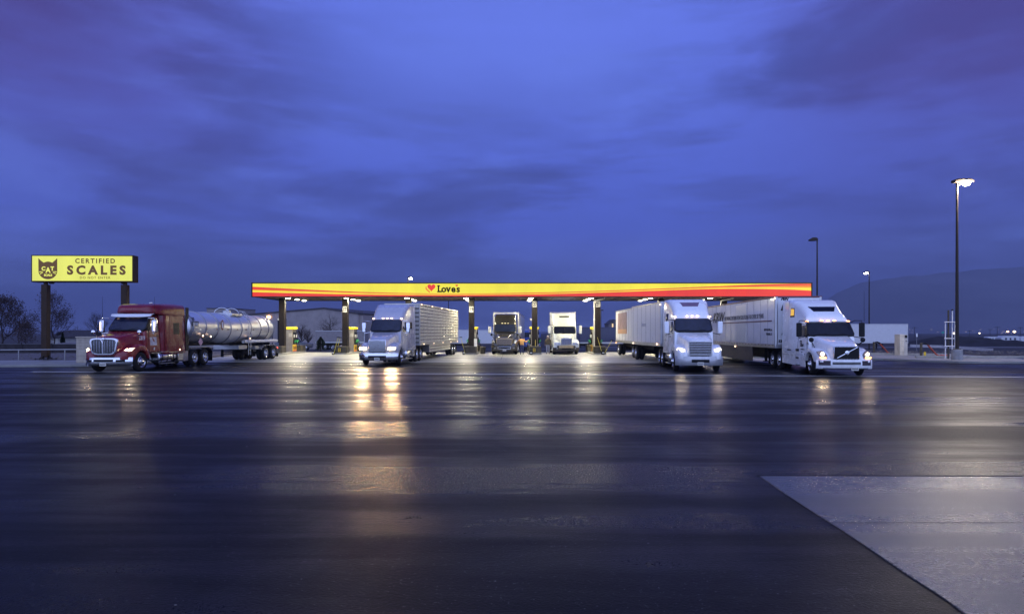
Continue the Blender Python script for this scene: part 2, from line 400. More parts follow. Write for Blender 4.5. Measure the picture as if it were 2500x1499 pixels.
A_ = [700.3, 707, 713.4, 717.0, 714.2, 709, 700.2, 695, 692.8, 692.8]
B_ = [706.2, 710, 715, 717.7, 715.5, 710.4, 702.0, 698.5, 696.8, 696.3]
C_ = [708.6, 712, 716, 718.3, 716.4, 711.3, 703.2, 701.2, 701.5, 702]
D_ = [713.4, 716.5, 719.3, 720.4, 718.4, 713.4, 706, 705.6, 707.5, 709.8]
def cub(tab, x):                                   # smooth curve through the points
    for i in range(len(SX) - 1):
        if x <= SX[i + 1] + 1e-6:
            t = (x - SX[i]) / (SX[i + 1] - SX[i]); p = lambda k: tab[max(0, min(len(tab) - 1, k))]
            def m_(k): k0 = max(0, k - 1); k1 = min(len(SX) - 1, k + 1); return (p(k1) - p(k0)) / (SX[k1] - SX[k0])
            h = SX[i + 1] - SX[i]
            return (2*t**3-3*t**2+1)*p(i) + (t**3-2*t*t+t)*h*m_(i) + (-2*t**3+3*t*t)*p(i+1) + (t**3-t*t)*h*m_(i+1)
    return tab[-1]
def stripe(name, t0, t1, m, off):
    n = 110; x0, x1 = CX0 + .10, CX1 - .10; v = []
    for i in range(n + 1):
        px = lerp(SX[0], SX[-1], i / n); X = lerp(x0, x1, i / n)
        for tb in (t0, t1):
            z = (CZ0 + .05) if tb is None else min(CZ1 - .07, gz(cub(tb, px), CY)); v.append((X, fy - off, z))
    b = MB().add(v, [(2*i, 2*i+1, 2*i+3, 2*i+2) for i in range(n)]); k = len(v)
    b.add([(p[0], fy - .001, p[2]) for p in v], [])
    for i in range(n): b.f += [(2*i, 2*i+2, k+2*i+2, k+2*i), (2*i+1, k+2*i+1, k+2*i+3, 2*i+3)]
    return cb(b, name, m, smooth=False)
stripe('red_stripe', A_, B_, red, .006); stripe('orange_stripe', B_, C_, ora, .006)
stripe('yellow_stripe', C_, D_, yel2, .006); stripe('red_band', D_, None, red, .007)
# heart emblem and name
def heart(cx, cz, s, off, sub=None):
    pts = []
    for i in range(48):
        t = 2 * math.pi * i / 48
        x = 16 * math.sin(t) ** 3; y = 13 * math.cos(t) - 5 * math.cos(2*t) - 2 * math.cos(3*t) - math.cos(4*t)
        pts.append((cx + x * s / 16, fy - off, cz + (y + 2) * s / 16))
    return pts
ink = M('sign_ink', (.018, .006, .004), .5, var=.05)
S_ = F / CY
def fp(px, py): return gx(px, CY), gz(py, CY)
hx, hz = fp(1053.3, 703.0)
hs = 9.8 / S_
logo = cb(MB().prism(heart(hx, hz, hs, .020), (0, .006, 0)), 'heart_emblem', red, smooth=False)
lb = MB()
for k, (dxx, dzz, sc, of, mt_) in enumerate(((-2.2, -2.0, 1.0, .0165, 'y'), (-5.2, -4.0, .98, .013, 'o'))):
    h_ = MB().prism(heart(hx + dxx / S_, hz + dzz / S_, hs * sc, of), (0, .003, 0)); cb(h_, 'heart_shadow', yel if mt_ == 'y' else ora, smooth=False)
xL, zL = fp(1068.5, 713.2)
def ct(s, px, pz, size, bold, sx=1.0):
    x, z = fp(px, pz)
    return text_on('t', s, size, (x, fy - .012, z), (1, 0, 0), (0, 0, 1), ink, None, bold=bold, sx=sx, thick=.008, mb=MB())
nb = MB(); cap = 16.2 / S_ / .70
for s, px, sz, sx in (('L', 1068.0, cap, .92), ('o', 1077.3, cap * .98, .98), ('v', 1089.6, cap * .98, 1.0), ('e', 1101.6, cap * .98, .98), ('s', 1114.3, cap * .98, 1.0)):
    q = ct(s, px, 713.0, sz, .030, sx); nb.add(q.v, q.f)
def sl(x0, x1, y0, y1, d=0):
    X0, Z0 = fp(x0, y1); X1, Z1 = fp(x1, y0); nb.box(X0, X1, fy - .022, fy - .003 + d, Z0, Z1)
sl(1067.2, 1074.6, 697.2, 699.3, .0005); sl(1067.0, 1070, 711.2, 713.4, .0007); sl(1088.6, 1094.0, 701.4, 703.2, .0005); sl(1096.2, 1101.4, 701.4, 703.2, .0006)
cb(nb, 'name_lettering', ink, smooth=False)
hx2, hz2 = fp(1115.2, 697.6); cb(MB().prism(heart(hx2, hz2, 3.0 / S_, .012), (0, .01, 0)), 'small_heart', red, smooth=False)
# columns with their number plates
colx = [-21.9 + 6.014 * k for k in range(8)]
plate = M('plate_white', (.40, .40, .39), .5)
numk = {1: '17', 2: '18', 3: '19', 4: '20', 5: '21', 6: '22', 7: '23'}
colmesh = None
for k, x in enumerate(colx):
    c = MB().box(-.26, .26, -.26, .26, .02, CZ0 + .07)
    c.box(-.34, .34, -.34, .34, .0, .05)
    if colmesh is None: cobj = c.build('column', bronze, canopy, bev=.02); colmesh = cobj.data
    else:
        cobj = bpy.data.objects.new('column', colmesh); COL.objects.link(cobj); cobj.parent = canopy
        bb = cobj.modifiers.new('bevel', 'BEVEL'); bb.width = .02; bb.segments = 2; bb.limit_method = 'ANGLE'
    cobj.location = (x - OX, 59.8 - OY, 0)
    if k in numk:
        zc = 4.75 if k in (4, 5) else 4.25
        MB().box(-.20, .20, -.285, -.262, zc - .28, zc + .28).build('number_plate', plate, cobj, bev=.01)
        text_on('plate_number', numk[k], .50, (0, -.290, zc - .17), (1, 0, 0), (0, 0, 1), M('plate_digits', (.03, .03, .03), .5), cobj, bold=.020, align='CENTER', sx=.66)
    if k % 2 == 0 or k == 5:
        MB().cyl((-.33, 0, 3.35), (-.33, -.12, 3.30), .07, .11, 12).build('speaker_horn', M('horn_white', (.75, .75, .72), .4), cobj)
# light fixtures
lens = M('canopy_lamp_lens', (.8, .8, .8), .3, emit=(1.0, .90, .60), es=30.0); lens.cycles.emission_sampling = 'NONE'
hous = M('lamp_housing', (.20, .18, .15), .4)
lx = [-20.7, -15.3, -9.7, -4.25, 1.75, 7.3, 12.8, 18.3]
f0 = None
for x in lx:
    for y in (57.9, 60.35, 62.45):
        if f0 is None:
            f0 = MB().box(-.30, .30, -.30, .30, -.05, .08).build('light_fixture', hous, canopy, bev=.02)
            l0 = MB().lathe([(.215, -.052), (.21, -.065), (.15, -.078), (.01, -.085)], (0, 0, 0), (0, 0, 1), 16).build('lens', lens, f0)
            f = f0; a0 = lamp('lamp', 'AREA', f0, (0, 0, -.088), 290, .42, (1.0, .90, .62))
        else:
            f = f0.copy(); COL.objects.link(f); l = l0.copy(); COL.objects.link(l); l.parent = f; l = a0.copy(); COL.objects.link(l); l.parent = f
        f.location = (x - OX, y - OY, CZ0 + .03)
# round tubes: roof drain pipes beside two columns
pm = M('pale_pipe', (.6, .6, .58), .4)
for k in (5, 7):
    x = colx[k]; p = MB().tube([(x - .36, 59.6, .6), (x - .36, 59.6, CZ0 - .25)], .05); cb(p, 'down_pipe', pm)
    cb(MB().tube([(x - .36, 59.6, CZ0 - .2), (x - .1, 59.3, CZ0 - .12), (x + .45, 58.4, CZ0 + .0)], .06), 'pipe_bracket', pm)

# ================================================================ fuel islands and dispensers
steelg = M('dispenser_steel', (.22, .20, .185), .36, metal=.35, var=.15, dirt=.5)
ycap = M('dispenser_yellow', (.80, .62, .03), .4, var=.06, emit=(.9, .66, .02), es=.12)
tubm = M('island_form', (.055, .050, .040), .35, var=.3, dirt=.4)
rub = M('hose_rubber', (.012, .012, .012), .5); grn = M('nozzle_green', (.02, .30, .09), .45)
whp = M('white_plastic', (.70, .70, .68), .4); yst = M('sticker_yellow', (.80, .55, .03), .45, var=.05)
rst = M('sticker_red', (.55, .04, .02), .45)
tag_names = {0: 'first and leftmost canopy column', 1: 'canopy column numbered 17', 2: 'canopy column numbered 18', 3: 'canopy column numbered 19',
             4: 'canopy column numbered 20', 5: 'canopy column numbered 21', 6: 'canopy column numbered 22', 7: 'rightmost canopy column'}
def island():
    T = thing('fuel_island', '', 'fuel island', (0, 0, 0), 0, 'fuel islands under the canopy')
    MB().prism([(-.62, -1.6, .14), (-.5, -1.95, .14), (.5, -1.95, .14), (.62, -1.6, .14), (.62, 5.0, .14), (.5, 5.35, .14), (-.5, 5.35, .14), (-.62, 5.0, .14)], (0, 0, -.14)).build('kerb_base', kerbm, T, bev=.03)
    for y0 in (-1.62, 4.1):
        MB().prism([(-.56, y0, .74), (-.46, y0 - .12, .74), (.46, y0 - .12, .74), (.56, y0, .74), (.56, y0 + .95, .74), (-.56, y0 + .95, .74)], (0, 0, -.60)).build('end_guard', tubm, T, bev=.03)
        MB().box(-.57, .57, y0 - .13, y0 + .96, .74, .765).build('guard_rim', M('worn_rim', (.22, .19, .14), .4, metal=.5), T)
    return T
def dispenser():
    T = thing('fuel_dispenser', '', 'fuel pump', (0, 0, 0), 0, 'fuel dispensers under the canopy')
    MB().box(-.33, .33, -.6, .6, 0, 2.22).build('cabinet', steelg, T, bev=.02)
    MB().box(-.44, .44, -.66, .66, 2.22, 2.46).build('top_cap', ycap, T, bev=.04)
    for s in (1, -1):
        MB().box(s * .335, s * .36, -.5, .5, .08, .72).build('graphic_panel', yst, T)
        g = MB(); random.seed(3)
        for i in range(6): g.box(s * .362, s * .366, -.42 + i * .15, -.34 + i * .15 + random.uniform(0, .04), .22 + .05 * (i % 2), .62 - .05 * (i % 3))
        g.build('graphic_lettering', M('sticker_ink', (.10, .02, .01), .5), T, smooth=False)
        MB().box(s * .361, s * .37, -.5, .5, .08, .17).build('graphic_stripe', rst, T)
        MB().box(s * .335, s * .40, -.42, .42, 1.28, 1.95).build('display', M('display_dark', (.02, .02, .022), .15), T, bev=.01)
        for i, y in enumerate((-.36, .30)):
            MB().box(s * .34, s * .50, y - .09, y + .09, .78, 1.28).build('nozzle_boot', rub, T, bev=.02)
            n = MB().box(s * .42, s * .56, y - .06, y + .06, .92, 1.14); n.tube([(s * .50, y, 1.1), (s * .62, y, 1.22), (s * .66, y, 1.05)], .025)
            n.build('nozzle', grn, T, bev=.01)
            pts = [(.36, y, 2.2), (.40, y, 2.16), (.43, y, 1.5)] + [(.60 + .10 * math.sin(t), y + .12 * math.cos(t * .5), 1.0 - .55 * math.sin(t)) for t in [a * math.pi / 8 for a in range(1, 8)]] + [(.56, y, 1.0)]
            MB().tube([(s * q[0], q[1], q[2]) for q in pts], .022, 6).build('hose', rub, T)
            MB().box(s * .40, s * .45, y - .05, y + .05, 1.42, 1.72).build('splitter', whp, T)
    MB().box(-.02, .30, -.612, -.602, 1.5, 1.85).build('side_plate', M('grey_plate', (.30, .29, .28), .4), T)
    return T
isl0 = island(); dsp0 = dispenser()
sq_m = M('handle_yellow', (.72, .60, .06), .5)
for k, x in enumerate(colx):
    lab = 'dark-edged concrete fuel island at the foot of the ' + tag_names[k]
    if k == 0: T = isl0; T.location = (x, 59.8, 0)
    else: T = copy_tree(isl0, None, (x, 59.8, 0))
    T['label'] = lab
    mir = 1
    lab = 'grey fuel dispenser with yellow cap behind the ' + tag_names[k]
    if k == 0: T = dsp0; T.location = (x + .05, 62.0, .14)
    else: T = copy_tree(dsp0, None, (x + .05, 62.0, .14))
    T['label'] = lab
def squeegee(x, y, z, lean, h, where):
    T = thing('squeegee', 'long-handled windscreen squeegee leaning ' + where, 'squeegee', (x, y, z), 0, 'squeegees at the fuel islands')
    MB().tube([(0, 0, .02), (lean, .12, h)], .018, 6).build('handle', sq_m, T)
    MB().box(lean - .13, lean + .13, .07, .15, h - .02, h + .05).build('head', rub, T)
def bucket(x, y, where):
    T = thing('wash_bucket', 'small black washer-fluid bucket ' + where, 'bucket', (x, y, 0), 0, 'wash buckets at the fuel islands')
    MB().lathe([(.15, 0), (.19, .36), (.17, .36), (.14, .05)], (0, 0, 0), (0, 0, 1), 16).build('pail', rub, T)
    MB().box(-.09, .09, -.19, -.182, .14, .24).build('sticker', whp, T)
bucket(colx[1] - .62, 57.95, 'standing left of the island at column 17'); squeegee(colx[1] - .55, 57.75, .05, .38, 1.55, 'from the bucket at column 17')
squeegee(colx[1] - .22, 58.0, .77, .18, .8, 'upright on the island at column 17')
bucket(colx[3] - .58, 57.95, 'at the island of column 19'); squeegee(colx[3] - .45, 57.75, .05, -.42, 1.55, 'outwards at column 19')
bucket(colx[4] - .40, 57.75, 'in front of the island at column 20')
squeegee(colx[4] + .0, 58.0, .77, .02, .62, 'upright on the island at column 20')
squeegee(colx[5] + .15, 57.7, .05, -.45, 1.6, 'leftwards at column 21'); squeegee(colx[5] + .30, 57.7, .05, .75, 1.3, 'rightwards at column 21')
bucket(colx[5] + .22, 57.8, 'at the island of column 21')
for k, w_ in ((1, 'column 17'), (4, 'column 20')):
    o = MB().box(-.11, .11, -.01, .0, -.16, .16).build('warning_placard', yst); o.location = (colx[k] - .1, 58.035, .44)
    tag(o, 'small yellow notice on the island guard at ' + w_, 'notice', 'yellow notices on the island guards')
    MB().box(-.07, .07, -.016, -.011, .02, .11).build('notice_print', rub, o); MB().box(-.06, .06, -.016, -.011, -.11, -.03).build('notice_print', rub, o)
# coiled hose at column 19, paper-towel box
T = thing('coiled_hose', 'black hose coiled on the island guard at column 19', 'hose', (colx[3] - .05, 58.35, .77))
pts = [(.22 * math.cos(t), -.02 * t * .2, .26 + .24 * math.sin(t)) for t in [i * .35 for i in range(54)]]
MB().tube(pts, .022, 6).build('coil', rub, T)
T = thing('towel_box', 'white paper-towel box on the right of column 19', 'box', (colx[3] + .42, 59.2, .0))
MB().box(-.14, .14, -.14, .14, .14, 1.45).build('case', whp, T, bev=.02)
T = thing('litter_bin', 'dark litter bin standing right of the island at column 19', 'bin', (colx[3] + 1.05, 60.2, 0))
MB().lathe([(.24, .0), (.29, .62), (.31, .66), (.26, .70), (.05, .74)], (0, 0, 0), (0, 0, 1), 18).build('barrel', tubm, T)
# ================================================================ lorries: shared parts
glass = M('dark_glass', (.006, .008, .018), .05, spec=.20, var=.3, rv=.05)
glassb = M('blue_glass', (.010, .014, .034), .06, spec=.38, var=.3, rv=.05)
chrome = M('chrome', (.72, .72, .74), .10, metal=1, var=.05)
polish = M('polished_aluminium', (.62, .62, .64), .20, metal=1, var=.08, vs=2)
brush = M('mill_aluminium', (.50, .50, .51), .34, metal=.9, var=.12, vs=2)
tyre_m = M('tyre_rubber', (.014, .014, .015), .75, var=.3, vs=8)
plast = M('black_plastic', (.010, .010, .012), .42, var=.2)
under = M('underbody', (.016, .015, .015), .7, var=.4, vs=3)
amber = M('amber_lamp', (.8, .35, .05), .3, emit=(1.0, .40, .10), es=7.0)
amberoff = M('amber_lens', (.75, .38, .06), .25, emit=(1, .5, .1), es=.35)
warmw = M('warm_marker', (.9, .7, .5), .3, emit=(1.0, .62, .38), es=5.0)
headl = M('headlamp_lit', (.9, .9, .85), .2, emit=(1.0, .66, .32), es=30.0); headl.cycles.emission_sampling = 'NONE'
headc = M('headlamp_low', (.9, .9, .85), .2, emit=(1.0, .80, .52), es=22.0); headc.cycles.emission_sampling = 'NONE'
headoff = M('headlamp_off', (.45, .46, .48), .12, metal=.5, spec=.8)
redl = M('red_lamp', (.6, .02, .02), .3, emit=(1.0, .08, .04), es=4.0)
sign_w = M('decal_white', (.72, .72, .72), .5, var=.03)
inkm = M('decal_black', (.022, .020, .026), .5, var=.03)

def wheel(T, x, y, side, Rr=.51, wd=.28, kind='steer', steer=0.0):
    """tyre named wheel with rim (and hub) below it; y is the outer face"""
    b = MB(); o = (0, 0, 0); s = side
    def prof(y0, y1):
        return [(.29, y0), (.33, y0 - .0 * s), (Rr - .06, y0 - .015 * s), (Rr - .015, y0 - .05 * s), (Rr, y0 - .08 * s), (Rr, y1 + .08 * s), (Rr - .02, y1 + .04 * s), (Rr - .07, y1), (.29, y1)]
    if kind == 'steer': b.lathe(prof(0, -wd * s), o, (0, 1, 0), 36, cap=False)
    else:
        b.lathe(prof(0, -.26 * s), o, (0, 1, 0), 32, cap=False); b.lathe(prof(-.33 * s, -.59 * s), o, (0, 1, 0), 32, cap=False)
    for k in range(5):                                   # tread grooves as thin dark ribs
        yy = -(.07 + k * .035) * s
    w_ = b.build('wheel', tyre_m, T, ang=30); w_.location = (x, y, Rr); w_.rotation_euler = (0, 0, steer)
    r = MB(); d = -1 * s
    if kind == 'steer':
        r.lathe([(.30, 0), (.292, .012 * s), (.275, .0), (.262, .05 * d), (.235, .045 * d), (.16, .0), (.145, -.03 * d), (.10, -.035 * d), (.095, -.09 * d), (.05, -.11 * d), (.001, -.115 * d)], o, (0, 1, 0), 28, cap=False)
    else:
        r.lathe([(.30, 0), (.292, .012 * s), (.275, 0), (.262, .13 * d), (.24, .155 * d), (.15, .15 * d), (.13, .10 * d), (.12, .0), (.10, -.04 * d), (.02, -.05 * d), (.001, -.05 * d)], o, (0, 1, 0), 28, cap=False)
    rim = r.build('rim', wheel.m, w_, ang=28)
    h = MB(); yy = (.03 if kind == 'steer' else .155) * d
    for k in range(10):
        a = 2 * math.pi * k / 10; c = Vector((.205 * math.cos(a), yy - .018 * d, .205 * math.sin(a)))
        h.cyl(c, c + Vector((0, .03 * d, 0)), .026, n=8)
    h.build('hand_holes', under, rim, smooth=False)
    h = MB()
    for k in range(10):
        a = 2 * math.pi * (k + .5) / 10; c = Vector((.135 * math.cos(a), (.0 if kind == 'steer' else .14) * d, .135 * math.sin(a)))
        h.cyl(c, c - Vector((0, .035 * d, 0)), .016, n=6)
    h.build('wheel_nuts', chrome, rim, smooth=False)
    return w_
wheel.m = polish

def rsec(x, y0, y1, zb, zt, rb=.03, rt=.12, inset=0.0, n=4):
    """rounded section at x; inset narrows the top on both sides"""
    out = []
    h = max(.02, zt - zb); wd = y1 - y0; rb = min(rb, h * .45, wd * .45); rt = min(rt, h * .5, wd * .45)
    for cx, cz, r, a0 in ((y0 + inset + rt, zt - rt, rt, 90), (y0 + rb, zb + rb, rb, 180), (y1 - rb, zb + rb, rb, 270), (y1 - inset - rt, zt - rt, rt, 0)):
        aa = [a0 + 90 * i / n for i in range(n + 1)]
        for a in aa: out.append(Vector((x, cx + r * math.cos(R(a)), cz + r * math.sin(R(a)))))
    return out

def tractor(c, label, loc, rz, name='tractor_truck'):
    T = thing(name, label, 'lorry', (loc[0], loc[1], c.get('gz', 0)), rz)
    P = c['paint']; W = 1.22; det = c.get('det', 1)
    wheel.m = c.get('rim', polish)
    xa = c.get('xa', -1.30); dr = c['drives']; L = c['L']; Lc = c['Lc']     # front axle, drive axles, length, back of cab
    # ---- frame
    f = MB(); f.box(L, -.9, .36, .44, .72, .98).box(L, -.9, -.44, -.36, .72, .98)
    for k in range(7): x = -1.6 + (L + 1.9) * k / 6; f.box(x - .05, x + .05, -.36, .36, .76, .94)
    f.box(xa - .08, xa + .08, -.95, .95, .42, .56)
    for d in dr: f.cyl((d, -.9, .51), (d, .9, .51), .10, n=10); f.ball((d, 0, .52), (.25, .22, .22), 10, 6)
    f.box(dr[-1] - .1, dr[0] + .1, .46, .52, .45, .75).box(dr[-1] - .1, dr[0] + .1, -.52, -.46, .45, .75)
    f.build('chassis_frame', under, T, smooth=False)
    MB().prism([(dr[0] + .1, -.45, 1.02), (dr[0] + .1, .45, 1.02), (dr[1] + .3, .45, 1.05), (dr[1] - .1, .22, .99), (dr[1] - .1, -.22, .99), (dr[1] + .3, -.45, 1.05)], (0, 0, .09)).build('fifth_wheel', under, T)
    # ---- hood
    hd = c['hood']; rings = []
    xs = [hd[0][0] + (hd[-1][0] - hd[0][0]) * i / 16 for i in range(17)]
    for i, x in enumerate(xs):
        zb, zt, w_, rt = (interp(hd, x, k) for k in (1, 2, 3, 4))
        rings.append(rsec(x, -w_, w_, zb, zt, .04, rt, c.get('hin', .08)))
    hood = MB().loft(rings).build('hood', P, T, ang=50)
    # ---- fenders: solid lofts with the wheel arch cut out
    for s in (1, -1):
        rings = []; fx = c['fend']; n = 34
        for i in range(n + 1):
            x = lerp(fx[0][0], fx[-1][0], i / n); zt = interp(fx, x, 1); yo = interp(fx, x, 2)
            ar = .60 ** 2 - (x - xa) ** 2; zb = c.get('fzb', .66)
            if ar > 0: zb = max(zb, .51 + math.sqrt(ar) * .98)
            zb = min(zb, zt - .04)
            y0, y1 = (.50, yo) if s > 0 else (-yo, -.50)
            r = rsec(x, y0, y1, zb, zt, .02, c.get('frt', .14))
            rings.append(r)
        MB().loft(rings).build('fender', P, T, ang=50)
        MB().loft([[(xa + .58 * math.cos(a), s * yy, .51 + .57 * math.sin(a)) for a in [R(5 + 170 * i / 14) for i in range(15)]] for yy in (.48, 1.06)], closed=False).build('wheel_well', under, T)
    # ---- cab and sleeper
    bd = c['body']; rings = []
    xs = sorted(set([q[0] for q in bd] + [bd[0][0] + (bd[-1][0] - bd[0][0]) * i / 26 for i in range(27)]), reverse=True)
    for x in xs:
        zb, zt, wb, ins, rt = (interp(bd, x, k) for k in (1, 2, 3, 4, 5))
        rings.append(rsec(x, -wb, wb, zb, zt, .06, rt, ins))
    cab = MB().loft(rings).build('cab', P, T, ang=50)
    def ys(x, z, off=.008):
        zb, zt, wb, ins = (interp(bd, x, k) for k in (1, 2, 3, 4))
        rt = interp(bd, x, 5)
        y = wb - ins * max(0, min(1, (z - zb - .06) / max(.1, zt - zb - .06 - rt)))
        return y + off
    def side_panel(name, pts, m, par=T, off=.006, th=.03, sides=(1, -1), bev=0.0):
        o = None
        for s in sides:
            b = MB(); a = [(x, s * ys(x, z, off), z) for x, z in pts]; q = [(x, s * (ys(x, z, off) - th), z) for x, z in pts]; n = len(a)
            b.add(a + q, [tuple(range(n)), tuple(reversed(range(n, 2 * n)))] + [(i, (i + 1) % n, n + (i + 1) % n, n + i) for i in range(n)])
            o = b.build(name, m, par, smooth=False, bev=bev)
        return o
    T['ys'] = 0; del T['ys']
    # ---- windscreen (bowed) on the raked front
    (x0, z0, w0), (x1, z1, w1) = c['ws']; bow = c.get('bow', .10)
    nrm = Vector((z1 - z0, 0, x0 - x1)).normalized()
    def wsp(u, v, off, mx=0.0):
        y = u * (lerp(w0, w1, v) + mx); x = lerp(x0, x1, v) + bow * (1 - u * u); z = lerp(z0, z1, v)
        return Vector((x, y, z)) + nrm * off
    def patch(off, mx, my, m, name, par=T, panes=((-1, 1),), th=.05):
        o = None
        for ua, ub in panes:
            g = []
            for j in range(9):
                row = []
                for i in range(13):
                    v = -my + (1 + 2 * my) * j / 8; u = lerp(ua, ub, i / 12)
                    if c.get('rnd', .12):                       # soften the corners
                        e = 1 - abs(2 * j / 8 - 1); k = 1 - c.get('rnd', .10) * (1 - min(1, e * 3)) ** 2
                        u = u * k
                    row.append(wsp(u, v, off, mx))
                g.append(row)
            b = MB(); b.add([p for r_ in g for p in r_] + [p - nrm * th for r_ in g for p in r_], [])
            W_ = 13; H = 9; K = W_ * H
            for j in range(H - 1):
                for i in range(W_ - 1):
                    a = j * W_ + i; b.f += [(a, a + 1, a + W_ + 1, a + W_), (K + a, K + a + W_, K + a + W_ + 1, K + a + 1)]
            for i in range(W_ - 1): b.f += [(i, K + i, K + i + 1, i + 1), (K - W_ + i, K - W_ + i + 1, 2 * K - W_ + i + 1, 2 * K - W_ + i)]
            for j in range(H - 1): b.f += [(j * W_, (j + 1) * W_, K + (j + 1) * W_, K + j * W_), (j * W_ + W_ - 1, K + j * W_ + W_ - 1, K + (j + 1) * W_ + W_ - 1, (j + 1) * W_ + W_ - 1)]
            o = b.build(name, m, par, ang=60)
        return o
    patch(.030, .05, .06, plast, 'windscreen_gasket', th=.22 + bow)
    gm = c.get('glass', glass)
    if c.get('split'): patch(.042, 0, 0, gm, 'windscreen', panes=((-1, -.03), (.03, 1)), th=.02)
    else: ws = patch(.042, 0, 0, gm, 'windscreen', th=.02)
    # wipers
    for s in (-.75, .15):
        MB().tube([wsp(s, -.02, .05), wsp(s + .5, .10, .055)], .012, 5).build('wiper', plast, T)
    # ---- doors, side windows
    dx = c['door']                                              # (x front, x rear, z bottom, z belt, z top)
    hq = hd[-1]; MB().loft([rsec(hq[0] + .02, -hq[3] - .012, hq[3] + .012, hq[1], hq[2] + .012, .04, hq[4], c.get('hin', .08)), rsec(hq[0] - .02, -hq[3] - .012, hq[3] + .012, hq[1], hq[2] + .012, .04, hq[4], c.get('hin', .08))]).build('cowl_seal', plast, T)
    side_panel('door_seal', [(dx[0] + .03, dx[2] - .03), (dx[0] + .03, dx[3] + .02), (dx[0] - .28, dx[4] + .09), (dx[1] - .03, dx[4] + .09), (dx[1] - .03, dx[2] - .03)], plast, off=.004)
    if Lc < -4:
        xs_ = dx[1] - .22; side_panel('cab_seam', [(xs_, .95), (xs_, dx[4] + .1), (xs_ - .022, dx[4] + .1), (xs_ - .022, .95)], plast, off=.003)
        side_panel('cab_seam', [(xs_ - .02, dx[4] + .10), (xs_ - .02, dx[4] + .122), (Lc + .12, dx[4] + .122), (Lc + .12, dx[4] + .10)], plast, off=.003)
        side_panel('locker_seam', [(xs_ - .4, 1.0), (xs_ - .4, 1.62), (Lc + .5, 1.62), (Lc + .5, 1.0)], plast, off=.003)
        side_panel('locker_door', [(xs_ - .42, 1.02), (xs_ - .42, 1.60), (Lc + .52, 1.60), (Lc + .52, 1.02)], P, off=.009)
    for s in (1, -1):
        d = side_panel('door', [(dx[0], dx[2]), (dx[0], dx[3]), (dx[0] - .30, dx[4] + .06), (dx[1], dx[4] + .06), (dx[1], dx[2])], P, off=.012, sides=(s,), bev=.008)
        side_panel('side_window', [(dx[0] - .10, dx[3]), (dx[0] - .16, dx[3] + .25), (dx[0] - .38, dx[4]), (dx[1] + .07, dx[4]), (dx[1] + .07, dx[3] - .02)], gm, par=d, off=.020, sides=(s,), bev=.004)
        side_panel('handle', [(dx[1] + .08, dx[3] - .28), (dx[1] + .28, dx[3] - .28), (dx[1] + .28, dx[3] - .22), (dx[1] + .08, dx[3] - .22)], c.get('handle', plast), par=d, off=.04, sides=(s,), bev=.006)
    for nm, pts, mm, sides, off in c.get('panels', ()): side_panel(nm, pts, mm, sides=sides, off=off, bev=.006)
    # ---- bumper
    bz = c['bump']; rings = []; n = 24; bw = c.get('bw', 1.22); bx = c.get('bwrap', .42)
    for i in range(n + 1):
        u = i / n * 2 - 1; y = u * bw; x = -bx * abs(u) ** 3.2; th = .10
        dx_ = -bx * 3.2 * abs(u) ** 2.2 / bw * (1 if u > 0 else -1); nn = Vector((1, -dx_, 0)).normalized()
        p = Vector((x, y, 0)); q = p - nn * th
        zb = bz[0]; zt = bz[1]; r = .03
        rings.append([q + Vector((0, 0, zb)), p + Vector((-.02, 0, zb)), p + Vector((0, 0, zb + r)), p + Vector((.015, 0, (zb + zt) / 2)), p + Vector((0, 0, zt - r)), p + Vector((-.02, 0, zt)), q + Vector((0, 0, zt))])
    bump = MB().loft(rings).build('bumper', c['bumpm'], T, ang=40)
    def fx_(y): u = abs(y) / bw; return -bx * min(1, u) ** 3.2
    for nm, y0, y1, za, zb, mm, off in c.get('bumpbits', ()):   # inserts on the bumper face
        b = MB(); k = 8; v = []
        for i in range(k + 1):
            y = lerp(y0, y1, i / k); 
            for z in (za, zb): v.append((fx_(y) + off, y, z))
            for z in (za, zb): v.append((fx_(y) - .03, y, z))
        for i in range(k):
            a = 4 * i; b.f += [(a, a + 4, a + 5, a + 1), (a + 2, a + 3, a + 7, a + 6), (a, a + 2, a + 6, a + 4), (a + 1, a + 5, a + 7, a + 3)]
        b.v = [Vector(p) for p in v]; b.f += [(0, 1, 3, 2), (4 * k, 4 * k + 2, 4 * k + 3, 4 * k + 1)]
        b.build(nm, mm, bump, smooth=False)
    if c.get('plate'):
        y, z, t_ = c['plate']; pl = MB().box(.02, .035, y - .16, y + .16, z - .08, z + .08).build('licence_plate', M('plate_face', (.6, .58, .52), .4, var=.2, vs=12), bump, bev=.004)
        pb = MB()
        for k in range(6): pb.box(.034, .038, y - .125 + k * .043, y - .098 + k * .043, z - .04, z + .035)
        pb.build('plate_characters', inkm, pl, smooth=False)
    # ---- grille
    g = c['grille']; gx0, gza, gzb, gw, gm_, style = g
    nx = c.get('gn', .0)
    if style == 'vert':
        pts = []
        for i in range(40):
            a = 2 * math.pi * i / 40; cs, sn = math.cos(a), math.sin(a)
            e = 5.0; yy = (abs(cs) ** (2 / e)) * (1 if cs > 0 else -1); zz = (abs(sn) ** (2 / e)) * (1 if sn > 0 else -1)
            yy *= gw * (1 + .12 * zz) * .95; pts.append((yy, (gza + gzb) / 2 + zz * (gzb - gza) / 2))
        bk = MB().prism([(gx0, y, z) for y, z in pts], (-.12, 0, 0)).build('grille', chrome, T, bev=.03)
        MB().prism([(gx0 + .004, y * .86, (gza + gzb) / 2 + (z - (gza + gzb) / 2) * .84) for y, z in pts], (-.05, 0, 0)).build('grille_opening', plast, bk, smooth=False)
        sl_ = MB(); cz = (gza + gzb) / 2
        for k in range(15):
            y = (k - 7) * gw * .112; sp = (gzb - gza) * .41 * (1 - .10 * (abs(k - 7) / 7) ** 2)
            sl_.box(gx0 - .03, gx0 + .035, y - .012, y + .012, cz - sp, cz + sp)
